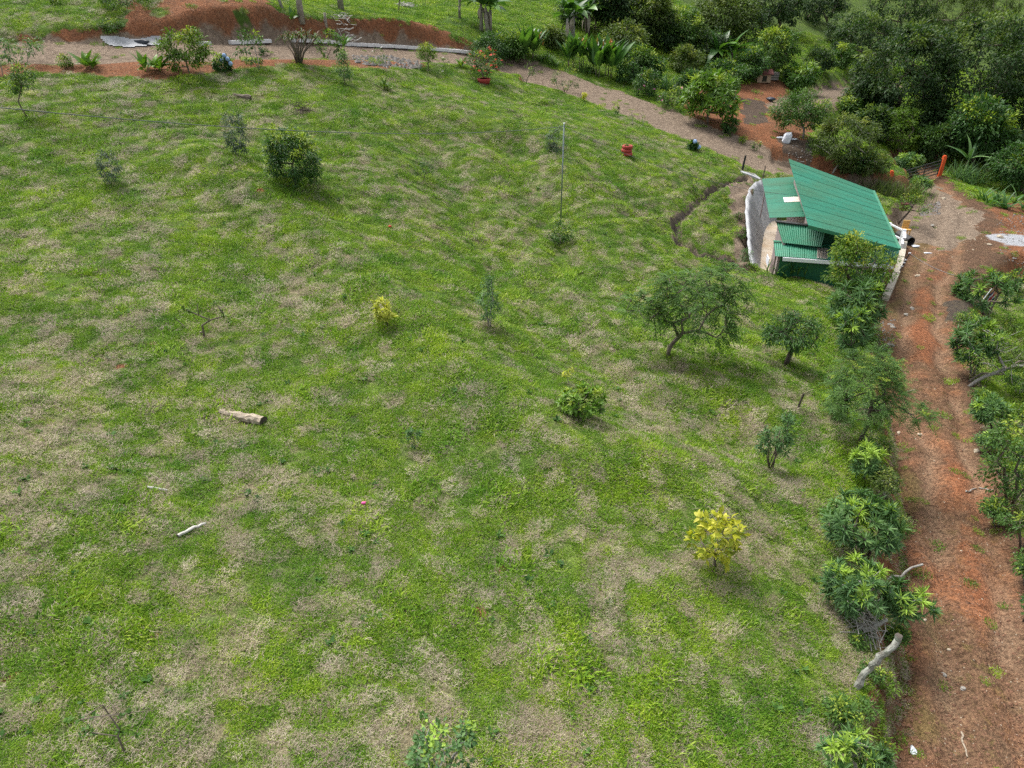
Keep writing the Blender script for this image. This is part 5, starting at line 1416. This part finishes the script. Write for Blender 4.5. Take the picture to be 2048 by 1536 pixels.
sag_wire('fence_wire', 'pale wire sagging across the road from the stake', [Pw, end], .012, 'wire', .35)
# small red box on the trunk
bt, P = g_thing('red_box', 'dark red wooden box on the small tree beside the house', 'box', (1798,443))
M['dark_red'] = simple_mat('dark_red_paint', (.075, .02, .018), (.12, .035, .03), 5, .7)
bt.location.z += .75; MB().box((0, -.12, .2), (.34, .3, .4)).build('box_body', M['dark_red'], bt); MB().box((0, -.12, .415), (.42, .36, .03)).build('lid', M['dark_red'], bt)

# stakes at the top end of the house
def stake(label, base, h, rad, mat, lean=(0, 0)):
    P = ground(*base); o = MB().tube([(0, 0, -.15), (lean[0] * .5, lean[1] * .5, h * .5), (lean[0], lean[1], h)], [rad, rad * .95, rad * .9], 7).build('marker_post', M[mat], None, False, P)
    props(o, label, 'post')
stake('black post at the corner where the ditch meets the track', (1484,342), .95, .07, 'dark_metal', (.08, 0))
stake('thin brown stake above the lean-to roof', (1525,358), .8, .035, 'bark', (.05, 0))
stake('short dark post on the grass above the upright shrub', (1594,818), .55, .035, 'bark_dark', (.1, 0))
P = ground(1500, 350)
q_ = np.array([(-.55,.3),( -.2,.36),(.3,.1),(.62,-.25),(.5,-.38),(.05,-.2),(-.45,.08)])
mb = MB(); k = len(q_)
mb.add([(x, y, float(hfun(P[0] + x, P[1] + y)) - P[2] + .10) for x, y in q_] + [(x * 1.05, y * 1.05, float(hfun(P[0] + x, P[1] + y)) - P[2] - .05) for x, y in q_], [tuple(range(k))[::-1]] + [(i, (i + 1) % k, (i + 1) % k + k, i + k) for i in range(k)])
props(mb.build('concrete_slab', M['concrete'], None, False, P), 'pale rough concrete slab beside the black post', 'slab')

# ------------------------------------------------------------------ pole and cable
M['galvanised'] = simple_mat('galvanised_steel', (.16, .21, .21), (.26, .30, .30), 4, .4, metallic=.6)
def pole(label, P, h):
    t = thing('utility_pole', label, 'pole', P)
    MB().tube([(0, 0, -.3), (0, 0, h)], [.034, .03], 10).build('shaft', M['galvanised'], t, True)
    MB().tube([(0, 0, h), (0, 0, h + .05)], [.05, .045], 10).build('cap', M['white_paint'], t)
    return np.array(P) + [0, 0, h - .1]
P = ground(1121, 452)
r_top = ray(1127, 248); hp = r_top[2] * (P[1] / r_top[1]) - P[2]
pt_top = pole('thin grey steel pole carrying the cable in the middle of the pasture', P, hp)
le = at_d(-420, 175, 12.5)
gl = np.array([le[0], le[1], float(hfun(le[0], le[1]))])
M['cable'] = simple_mat('dark_twisted_cable', (.05, .06, .065), (.2, .22, .22), 60, .6)
b_ = np.array(pt_top); best = None
for dz in np.arange(-1.5, 1.6, .05):
    for sg in np.arange(.05, 2.5, .05):
        a_ = np.array(le) + [0, 0, dz]; er = 0
        tt_ = np.linspace(0, 1, 160)[:, None]; c_ = a_ * (1 - tt_) + b_ * tt_; c_[:, 2] -= sg * 4 * (tt_ * (1 - tt_))[:, 0]
        cx, cy, _ = project(c_[:, 0], c_[:, 1], c_[:, 2])
        for wx_, wy_ in ((0, 215), (250, 237), (520, 258), (800, 266)): er += abs(np.interp(wx_, cx, cy) - wy_)
        if best is None or er < best[0]: best = (er, dz, sg)
print('CABLE', best)
a_ = np.array(le) + [0, 0, best[1]]; sag = best[2]
pole('second grey steel pole outside the left edge of the view', gl, a_[2] - gl[2] + .1)
sag_wire('power_cable', 'dark twisted power cable sagging from the left edge to the steel pole', [a_, b_], .011, 'cable', sag, 'cable', 60)
sag_wire('power_cable', 'thin power cable from the steel pole down to the house roof', [b_, bil(MAIN, -.02, .42) + [0, 0, -.12]], .010, 'cable', .55, 'cable', 40)

# ------------------------------------------------------------------ gate with orange posts
M['orange_paint'] = simple_mat('orange_red_paint', (.62, .085, .02), (.75, .13, .04), 3, .6)
gt, P = g_thing('gate', 'dark metal bar gate between two orange-red posts at the end of the road', 'gate', (1878,352))
PL = ground(1783, 346) - P
PL[2] = 0
for b in (np.zeros(3), PL):
    v = MB().box((b[0], b[1], .72), (.24, .24, 1.55)); v.box((b[0], b[1], 1.53), (.18, .18, .08)); v.build('post', M['orange_paint'], gt)
for z in (.25, .5, .75, 1.0, 1.25): MB().bar(PL * .04 + [0, 0, z], PL * .96 + [0, 0, z], .05, .06).build('bar', M['dark_metal'], gt)
for t in (.05, .35, .65, .95): MB().bar(PL * t + [0, 0, .15], PL * t + [0, 0, 1.35], .06).build('upright', M['dark_metal'], gt)

# ------------------------------------------------------------------ tyre planter
M['red_tyre'] = simple_mat('red_painted_rubber', (.30, .035, .03), (.42, .07, .06), 6, .7)
tt, P = g_thing('tyre_planter', 'stack of three red painted tyres used as a planter', 'planter', (1253,311))
for k in range(3):
    prof = [(.2, .03), (.27, .0), (.31, .03), (.325, .10), (.31, .17), (.27, .2), (.2, .17)]
    V, F = [], []; n_ = 20; m_ = len(prof)
    for i in range(n_):
        a = 2 * math.pi * i / n_
        for (rr, z) in prof: V.append((rr * math.cos(a) + (.03, -.02, .02)[k], rr * math.sin(a), z + k * .2))
    for i in range(n_):
        for j in range(m_): F.append((i * m_ + j, i * m_ + (j + 1) % m_, ((i + 1) % n_) * m_ + (j + 1) % m_, ((i + 1) % n_) * m_ + j))
    obj('tyre', mesh_np('tyre', V, F, M['red_tyre'], True), tt)
MB().tube([(0, 0, .3), (0, 0, .5)], [.2, .2], 12).build('soil', M['bark_dark'], tt)
u_ = unit(30, np.random.default_rng(3)); u_[:, 2] = np.abs(u_[:, 2]) + .3
V, F = leaf_geo(np.zeros((30, 3)) + [0, 0, .5], u_, np.tile([0, 0, 1.], (30, 1)), np.full(30, .2), np.full(30, .07))
obj('seedling', mesh_np('seedling', V, F, M['leaf_mid'], attr={'rnd': ('FLOAT', np.full(len(V), .5))}), tt)
# red pot of the flowering shrub
pt, P = g_thing('plant_pot', 'round red pot holding the red-flowered shrub', 'pot', (968,166))
MB().tube([(0, 0, -.05), (0, 0, .15), (0, 0, .3), (0, 0, .3), (0, 0, .22)], [.36, .44, .47, .40, .38], 18).build('pot_wall', M['red_tyre'], pt, True)

# ------------------------------------------------------------------ flag on a leaning pole
fo, P = g_thing('flag', 'limp striped red, white and blue flag on a leaning pole', 'flag', (1952,615))
M['flag_red'] = simple_mat('flag_red', (.45, .02, .06), (.55, .04, .08), 4, .8); M['flag_blue'] = simple_mat('flag_blue', (.02, .04, .16), (.03, .06, .22), 4, .8)
tip = at_d(1984, 577, 1) * (P[1] / ray(1984, 577)[1]) - P
MB().tube([(0, 0, -.1), tip], .025, 6).build('flagpole', M['white_paint'], fo)
ax = tip / np.linalg.norm(tip)
cols = ['flag_blue', 'white_paint', 'flag_red', 'flag_red', 'white_paint', 'flag_blue']
for k, cn in enumerate(cols):
    V, F = [], []
    for i in range(8):
        t = .35 + .63 * i / 7
        for s in (k / 6, (k + 1) / 6):
            b = tip * t; fold = .05 * math.sin(i * 1.9 + k)
            V.append(b + np.array([.10 + .16 * s + fold * .3, -.06 + fold, -.42 * s - .02]))
    F = [(2 * i, 2 * i + 2, 2 * i + 3, 2 * i + 1) for i in range(7)]
    obj('stripe', mesh_np('stripe', V, F, M[cn], True), fo)

# ------------------------------------------------------------------ logs, stumps and sticks
M['log'] = simple_mat('weathered_log', (.22, .17, .12), (.52, .45, .35), 4, .9, .8, stretch=(1, 6, 6))
M['lichen'] = simple_mat('lichen_bark', (.09, .075, .06), (.42, .44, .39), 7, .9, .8)
def lying(name, label, cat, pa, pb, r0, r1, mat, wob=.04, lift=.7, seg=7, za=0., zb=0., sides=9, top=None):
    A, B = ground(*pa), ground(*pb); r = np.random.default_rng(int(pa[0] * 7 + pa[1]))
    A = A + [0, 0, za]; B = B + [0, 0, zb]
    if top: B = ray(*top) * ((A[1] + .1) / ray(*top)[1])
    L = np.linalg.norm(B - A); pts, rad = [], []
    root = thing(name, label, cat, A)
    for i in range(seg + 1):
        t = i / seg; p = (B - A) * t + (r.normal(0, wob * L, 3) * [1, 1, .4] if 0 < i < seg else 0)
        h = float(hfun(A[0] + p[0], A[1] + p[1])) - A[2]
        rr = (r0 * (1 - t) + r1 * t) * r.uniform(.88, 1.12)
        p[2] = max(p[2], h) + rr * lift; pts.append(p); rad.append(rr)
    V, F = tube_geo(pts, rad, sides, False); V = [tuple(np.array(v) + r.normal(0, .05 * r0, 3)) for v in V]
    obj('trunk', mesh_np('trunk', V, F, M[mat], False), root)
    n_ = sides
    obj('cut_end', mesh_np('cut_end', V[:n_], [tuple(range(n_))[::-1]], M['bark_dark']), root)
    obj('cut_end', mesh_np('cut_end', V[-n_:], [tuple(range(n_))], M['cut_wood']), root)
    return root
M['cut_wood'] = simple_mat('cut_wood', (.05, .045, .04), (.12, .10, .08), 5, .9)
lg = lying('log', 'split grey log lying on the left pasture', 'log', (528,848), (440,826), .14, .075, 'log', .014, .5, 12)
lying('log', 'dark log at the top of the pasture above the slender shrub', 'log', (502,201), (466,192), .17, .07, 'bark', .02)
lying('stick', 'pale straight stick on the lower left pasture', 'stick', (357,1077), (413,1050), .034, .026, 'pale_branch', .01, 2.2)
lying('stick', 'short white-grey stick on the left pasture', 'stick', (296,979), (335,983), .034, .02, 'pale_branch', .01, 2.0)
lying('stick', 'thin grey stick on the pasture near the bottom left', 'stick', (296,1215), (372,1221), .013, .009, 'bark_grey', .01)
st2 = lying('leaning_stump', 'leaning grey lichen-covered stump on the road bank', 'stump', (1712,1376), (1752,1330), .064, .055, 'lichen', .022, .2, 12, 0., 1.0, 11, (1797,1272))
lying('dead_branch', 'pale dead branch sticking out over the road', 'branch', (1772,1165), (1815,1150), .03, .025, 'bark_grey', .03, .2, 6, .1, .7, 8, (1846,1129))
lying('dead_branch', 'fallen dead limb at the right edge of the road', 'branch', (1936,768), (2045,755), .045, .025, 'bark', .03, .3, 8, .1, .9)
lying('stick', 'thin stick on the road near the right bushes', 'stick', (1932,985), (1952,977), .02, .012, 'bark_grey', .03)
lying('stick', 'thin stick at the right side of the road beside the bush', 'stick', (1958,976), (1990,982), .018, .01, 'bark_grey', .03)
lying('stick', 'grey stick on the road at the bottom right', 'stick', (1922,1465), (1935,1515), .02, .012, 'log', .02)
lying('stick', 'pale stick on the road beside the feathery tree', 'stick', (1812,784), (1830,780), .025, .015, 'log', .02)
lying('fallen_log', 'broken grey trunk slanting through the dead branches', 'log', (1722,1270), (1765,1235), .045, .035, 'lichen', .02, .3, 7, .1, .45, 9, (1775,1240))
def tangle(name, label, base, w, n, rad, mat, h=.5, L=.9):
    P = ground(*base); r = np.random.default_rng(int(base[0])); root = thing(name, label, 'branches', P)
    for i in range(n):
        c = np.array([r.normal(0, w * .4), r.normal(0, w * .4), abs(r.normal(0, h * .4)) + .03]); d = unit(1, r)[0] * np.array([1, 1, .35]); k = L * r.uniform(.5, 1.2)
        g0 = float(hfun(P[0] + c[0], P[1] + c[1])) - P[2]; c[2] += max(g0, -.6)
        mb_ = MB().tube([c - d * k / 2, c + r.normal(0, .08 * k, 3), c + d * k / 2 + [0, 0, -.05]], [rad, rad * .8, rad * .4], 4)
        mb_.build('twig', M[mat], root)
tangle('dead_branch_pile', 'tangle of grey dead branches below the lime-tipped rosette shrub', (1722,1262), .45, 46, .011, 'bark_grey')
tangle('brush_pile', 'small dark brush pile on the upper pasture right of the dark log', (606,224), .5, 34, .016, 'bark_dark', .4)
tangle('cut_branch_pile', 'heap of pale cut branches on the grass above the gutter', (690,62), .9, 40, .03, 'pale_branch', .3, 1.3)
tangle('cut_branch_pile', 'heap of pale cut branches at the top edge', (812,14), .8, 30, .03, 'pale_branch', .3, 1.2)
tangle('cut_branch_pile', 'grey twigs lying at the foot of the cordyline', (528,112), .6, 24, .02, 'bark', .3, .9)
# trunks standing on the grass at the top edge
def standing_trunk(label, base, h, rad, mat, lean=(0, 0), dead=4):
    P = ground(*base); t = thing('withered_banana', label, 'banana plant', P); r = np.random.default_rng(int(base[0]))
    v, f = tube_geo([(0, 0, -.2), (lean[0] * .3, 0, h * .4), (lean[0], lean[1], h)], [rad * 1.25, rad, rad * .75], 10)
    obj('trunk', mesh_np('trunk', v, f, M[mat], True), t)
    for i in range(dead):
        me = leaf_variant('deadtrunk', 'dead_leaf', i % 2, 1.0, .2, 1.4, 'strap')
        o = obj('dead_leaf', me, t, (lean[0], lean[1], h * r.uniform(.55, .98))); s = r.uniform(.6, 1.1); o.scale = (s,) * 3
        o.rotation_euler = (0, math.radians(r.uniform(55, 85)), r.uniform(0, 6.28))
    if h > 2:
        for i in range(9):
            me = leaf_variant('bananatop', 'leaf_big', i % 4, 1.0, .3, .5 + .3 * (i % 4), 'paddle')
            o = obj('leaf', me, t, (lean[0], lean[1], h)); s = r.uniform(1.8, 2.4); o.scale = (s,) * 3; o.rotation_euler = (r.normal(0, .2), -math.radians(r.uniform(15, 80)), i * 2.4)
standing_trunk('tall grey banana trunk at the top edge above the cordyline', (603,42), 3.2, .2, 'banana_stem')
standing_trunk('grey banana trunk at the top edge right of the tallest one', (682,18), 3.0, .2, 'banana_stem')
standing_trunk('short grey stump below the second banana trunk', (652,50), .8, .1, 'banana_stem', dead=1)
standing_trunk('leaning pale trunk at the top edge left of the tallest banana trunk', (566,16), 2.4, .09, 'bark_grey', (-1.1, 0), 0)
standing_trunk('withered banana trunk with a hanging brown leaf at the top edge', (919,38), 2.6, .1, 'banana_stem', (.1, 0), 6)

# concrete gutter, every slab a part
gt, P = g_thing('concrete_gutter', 'pale concrete gutter of slabs along the upper side of the track', 'gutter', (700,88))
gp = [(398,87),(440,85),(480,83),(520,82),(560,80),(600,80),(640,81),(665,83),(690,87),(720,88),(760,90),(800,92),(840,95),(880,98),(920,101),(950,105)]
GP = [ground(a, b + 3) for a, b in gp]
for k in range(len(GP) - 1):
    n_ = 2 if k < 6 else 3
    for j in range(n_):
        a = GP[k] * (1 - j / n_) + GP[k + 1] * (j / n_); b = GP[k] * (1 - (j + .96) / n_) + GP[k + 1] * ((j + .96) / n_)
        if k < 6 and (k + j) % 3 == 1: continue
        MB().bar(a - P + [0, 0, .06 + .012 * ((j + k) % 2)], b - P + [0, 0, .06 + .012 * ((j + k) % 2)], .45, .22).build('slab', M['white_concrete'], gt)
# concrete apron at the foot of the red cut
ap_poly = [(196,72),(240,74),(272,80),(300,74),(322,72),(325,92),(296,94),(262,97),(225,95),(208,88)]
pg = [(x, y) for y in np.arange(70, 100, 2.0) for x in np.arange(194, 328, 4.0)]
ins_ = in_poly(np.array([p[0] for p in pg]), np.array([p[1] for p in pg]), ap_poly)
A0 = ground(262, 90); V, F = [], []; ni = len(np.arange(194, 328, 4.0)); im = {}
for k, p in enumerate(pg):
    q_ = ground(*p); im[k] = len(V); V.append(q_ - A0 + [0, 0, .06])
for k, p in enumerate(pg):
    if (k + 1) % ni and k + ni + 1 < len(pg):
        if ins_[k] and ins_[k + 1] and ins_[k + ni] and ins_[k + ni + 1]: F.append((k, k + 1, k + ni + 1, k + ni))
props(obj('concrete_apron', mesh_np('concrete_apron', V, F, M['concrete'], True), None, A0), 'grey concrete apron at the foot of the red cut beside the track', 'slab')
M['dark_bag'] = simple_mat('dark_plastic', (.02, .025, .035), (.06, .07, .09), 6, .4)
def sack(name, label, cat, base, s, mat, seed):
    P = ground(*base); r = np.random.default_rng(seed); V, F = [], []; nu, nv = 14, 9
    for j in range(nv + 1):
        t = math.pi * j / nv
        for i in range(nu):
            a = 2 * math.pi * i / nu; k = 1 + .22 * math.sin(3 * a + seed) * math.sin(t) + r.normal(0, .05)
            V.append((s[0] * math.sin(t) * math.cos(a) * k, s[1] * math.sin(t) * math.sin(a) * k, max(-.02, s[2] * (.75 - math.cos(t) * .9) * (.9 + .1 * k))))
    for j in range(nv):
        for i in range(nu): F.append((j * nu + i, j * nu + (i + 1) % nu, (j + 1) * nu + (i + 1) % nu, (j + 1) * nu + i))
    return props(obj(name, mesh_np(name, V, F, M[mat], True), None, P), label, cat)
M['sack_white'] = simple_mat('white_sack', (.55, .60, .68), (.78, .80, .84), 5, .7)
sack('plastic_bag', 'dark plastic bag lying on the concrete apron', 'bag', (283,88), (.5, .2, .16), 'dark_bag', 3)
P = ground(1572, 285); rr_ = np.random.default_rng(44); V, F = [], []
for j, (z, w_, d_, ox) in enumerate(((-.03, .27, .2, 0), (.12, .31, .22, 0), (.32, .30, .20, .02), (.5, .27, .16, .04), (.62, .22, .09, .06), (.68, .18, .04, .09))):
    for i in range(12):
        a = 2 * math.pi * i / 12; cc_, ss_ = math.cos(a), math.sin(a)
        V.append((math.copysign(abs(cc_) ** .6, cc_) * w_ + ox + rr_.normal(0, .015), math.copysign(abs(ss_) ** .6, ss_) * d_ + rr_.normal(0, .015), z + rr_.normal(0, .012)))
for j in range(5):
    for i in range(12): F.append((j * 12 + i, j * 12 + (i + 1) % 12, (j + 1) * 12 + (i + 1) % 12, (j + 1) * 12 + i))
F.append(tuple(range(60, 72)))
props(obj('white_sack', mesh_np('white_sack', V, F, M['sack_white'], False), None, P), 'upright white sack on the ground of the red yard', 'sack')
sack('white_sack', 'small white sack lying left of the upright sack', 'sack', (1561,277), (.26, .12, .08), 'sack_white', 5)
sack('white_sack', 'small white sack lying right of the upright sack', 'sack', (1588,280), (.26, .14, .07), 'sack_white', 6)
sack('plastic_bag', 'dark bag at the left foot of the pale yard tree', 'bag', (1541,202), (.4, .3, .2), 'dark_bag', 7)
sack('paper_scrap', 'crumpled white scrap on the red ground right of the house', 'litter', (1830,494), (.22, .16, .07), 'sack_white', 8)
sack('paper_scrap', 'flat white scrap lower right of the crumpled one', 'litter', (1853,507), (.28, .08, .04), 'sack_white', 9)
sack('white_rag', 'white rag lying in the mud at the bottom of the road bank', 'litter', (1828,1504), (.07, .11, .02), 'sack_white', 10)
# kennel
kt, P = g_thing('dog_kennel', 'small wooden kennel with a red roof at the back of the red yard', 'kennel', (1524,164))
M['wood_plank'] = simple_mat('pale_boards', (.30, .22, .14), (.42, .32, .22), 5, .8, .3, stretch=(1, 1, 8))
MB().box((0, 0, .38), (1.25, .9, .76)).build('body', M['wood_plank'], kt)
MB().box((.05, -.46, .34), (.4, .03, .5)).build('doorway', M['dark_void'], kt)
MB().add([(-.8, -.62, .74), (.8, -.62, .74), (.8, 0, 1.12), (-.8, 0, 1.12), (-.8, .62, .74), (.8, .62, .74), (-.8, -.62, .69), (.8, -.62, .69), (.8, .62, .69), (-.8, .62, .69)],
         [(0, 1, 2, 3), (3, 2, 5, 4), (6, 7, 1, 0), (4, 5, 8, 9), (0, 3, 4, 9, 6), (1, 7, 8, 5, 2)]).build('roof', M['dark_red'], kt)
tb, P = g_thing('wooden_crate', 'weathered wooden crate right of the kennel', 'crate', (1546,160))
for z in (.12, .34, .56): MB().box((0, -.3, z), (.8, .03, .16)).build('board', M['bark_grey'], tb)
MB().box((0, 0, .33), (.74, .54, .62)).build('body', M['dark_void'], tb); MB().box((0, 0, .67), (.84, .64, .04)).build('lid', M['bark_grey'], tb)
# pink cap and fallen leaf in the grass
P = ground(728, 1012); M['pink'] = simple_mat('pink_plastic', (.75, .08, .32), (.8, .14, .4), 4, .5)
props(MB().tube([(-.045, 0, .075), (-.02, 0, .08), (.03, .01, .08), (.045, .01, .075)], [.02, .032, .032, .02], 10).build('plastic_litter', M['pink'], None, True, P), 'bright pink plastic piece in the lower grass', 'litter')
P = ground(780, 457)
props(MB().tube([(-.06, 0, .08), (0, 0, .1), (.06, .01, .08)], [.03, .05, .03], 9).build('plastic_litter', M['flower_red'], None, True, P), 'small red plastic piece in the mid pasture', 'litter')

# ------------------------------------------------------------------ stones
M['stone'] = simple_mat('grey_stone', (.26, .24, .21), (.46, .43, .38), 9, .9, .4)
M['stone_pale'] = simple_mat('pale_stone', (.36, .30, .22), (.56, .49, .38), 9, .9, .4)
def stone_mesh(seed, mat):
    r = np.random.default_rng(seed); V, F = [], []; nu, nv = 8, 5
    for j in range(nv + 1):
        t = math.pi * j / nv
        for i in range(nu):
            a = 2 * math.pi * i / nu; k = 1 + r.normal(0, .13)
            V.append((math.sin(t) * math.cos(a) * k, math.sin(t) * math.sin(a) * k * .8, -math.cos(t) * .6 * k + .25))
    for j in range(nv):
        for i in range(nu): F.append((j * nu + i, j * nu + (i + 1) % nu, (j + 1) * nu + (i + 1) % nu, (j + 1) * nu + i))
    return mesh_np('stone', V, F, M[mat])
SM = [stone_mesh(k, 'stone') for k in range(4)] + [stone_mesh(10 + k, 'stone_pale') for k in range(3)]
big = [(1953,903,.12,5,'flat pale stone at the right side of the road beside the bushes'),(1926,1378,.065,1,'round grey stone on the lower part of the road'),(1888,1350,.06,0,'grey stone left of the round one on the lower road'),
       (1840,870,.09,4,'pale flat stone on the road under the feathery tree'),(1797,866,.08,6,'pale stone at the left edge of the road below the feathery tree'),(1824,618,.13,2,'grey stone on the road below the lime green tree'),
       (1835,553,.16,5,'pale stone on the road near the wire stake'),(1864,452,.18,0,'grey stone on the brown ground near the house'),(1812,630,.12,1,'dark grey stone left on the road below the block wall'),
       (2000,475,.22,6,'pale stone beside the grey gravel apron'),(1978,490,.14,4,'small pale stone left of the gravel apron'),(1850,1240,.05,4,'small pale stone at the top of the lower road bank'),(1898,1300,.05,5,'pale pebble-like stone on the lower road'),
       (1887,398,.2,5,'pale flat stone near the gate end of the road'),(1785,655,.12,3,'grey stone in the eroded road bank'),(1777,690,.12,2,'lower grey stone in the eroded road bank')]
for (a, b, s, k, lab) in big:
    P = ground(a, b); o = obj('stone', SM[k], None, P); o.scale = (s, s * .9, s * .8); o.rotation_euler = (0, 0, a * .7)
    props(o, lab, 'stone', 'stones on the road')
def pebbles(name, label, regions, seed, mat=None):
    r = np.random.default_rng(seed); V, F = [], []
    for (poly, n, s0, s1) in regions:
        xs = [p[0] for p in poly]; ys = [p[1] for p in poly]; c = 0
        X = r.uniform(min(xs), max(xs), n * 4); Y = r.uniform(min(ys), max(ys), n * 4); ok = in_poly(X, Y, poly)
        for x, y in list(zip(X[ok], Y[ok]))[:n]:
            P = ground(x, y); s = r.uniform(s0, s1) * (1 if r.uniform() < .9 else 1.7); b = len(V)
            for q_ in ((1, 0, 0), (-.2, .9, 0), (-1, .1, 0), (0, -.8, 0), (.1, 0, .7)): V.append(P + np.array(q_) * s * r.uniform(.7, 1.2, 3))
            F += [(b, b + 1, b + 4), (b + 1, b + 2, b + 4), (b + 2, b + 3, b + 4), (b + 3, b, b + 4)]
    return props(obj(name, mesh_np(name, V, F, M[mat] if mat else (M['stone_pale'] if seed % 2 else M['stone']))), label, 'gravel', kind='stuff')
RP = [(1775,700),(1800,600),(1860,520),(1910,560),(1920,700),(1960,850),(2040,1100),(2048,1536),(1850,1536),(1830,1200),(1780,900)]
pebbles('pebbles', 'pale pebbles strewn over the red dirt road', [(RP, 420, .008, .022), ([(1860,400),(1960,420),(1990,480),(1900,520),(1820,500),(1800,440)], 130, .015, .045)], 1)
M['clod'] = simple_mat('soil_clod', (.13, .07, .045), (.26, .14, .085), 6, .95)
pebbles('soil_clods', 'crumbs of red-brown soil scattered over the dirt road', [(RP, 2200, .012, .04), ([(1780,620),(1810,600),(1790,760),(1800,900),(1850,1100),(1840,1536),(1790,1536),(1790,1200),(1755,900)], 700, .015, .05)], 4, 'clod')
M['rubble'] = simple_mat('dark_rubble', (.13, .12, .11), (.30, .28, .26), 9, .9, .4)
pebbles('rubble', 'grey rubble tipped along the lower edge of the track', [([(705,112),(770,112),(845,124),(840,138),(770,136),(710,126)], 260, .07, .2), ([(1845,412),(1880,405),(1880,430),(1840,432)], 90, .05, .14), ([(1755,640),(1790,640),(1780,720),(1755,720)], 90, .03, .09), ([(1580,290),(1640,290),(1620,330),(1575,320)], 60, .03, .09), ([(1990,430),(2060,430),(2060,540),(2000,520)], 160, .03, .08)], 2, 'rubble')
pebbles('track_gravel', 'pale gravel on the upper track', [([(1010,150),(1180,185),(1450,300),(1540,345),(1500,320),(1300,250),(1150,190)], 160, .02, .06), ([(0,100),(560,98),(900,112),(900,124),(560,110),(0,112)], 120, .02, .05)], 3)
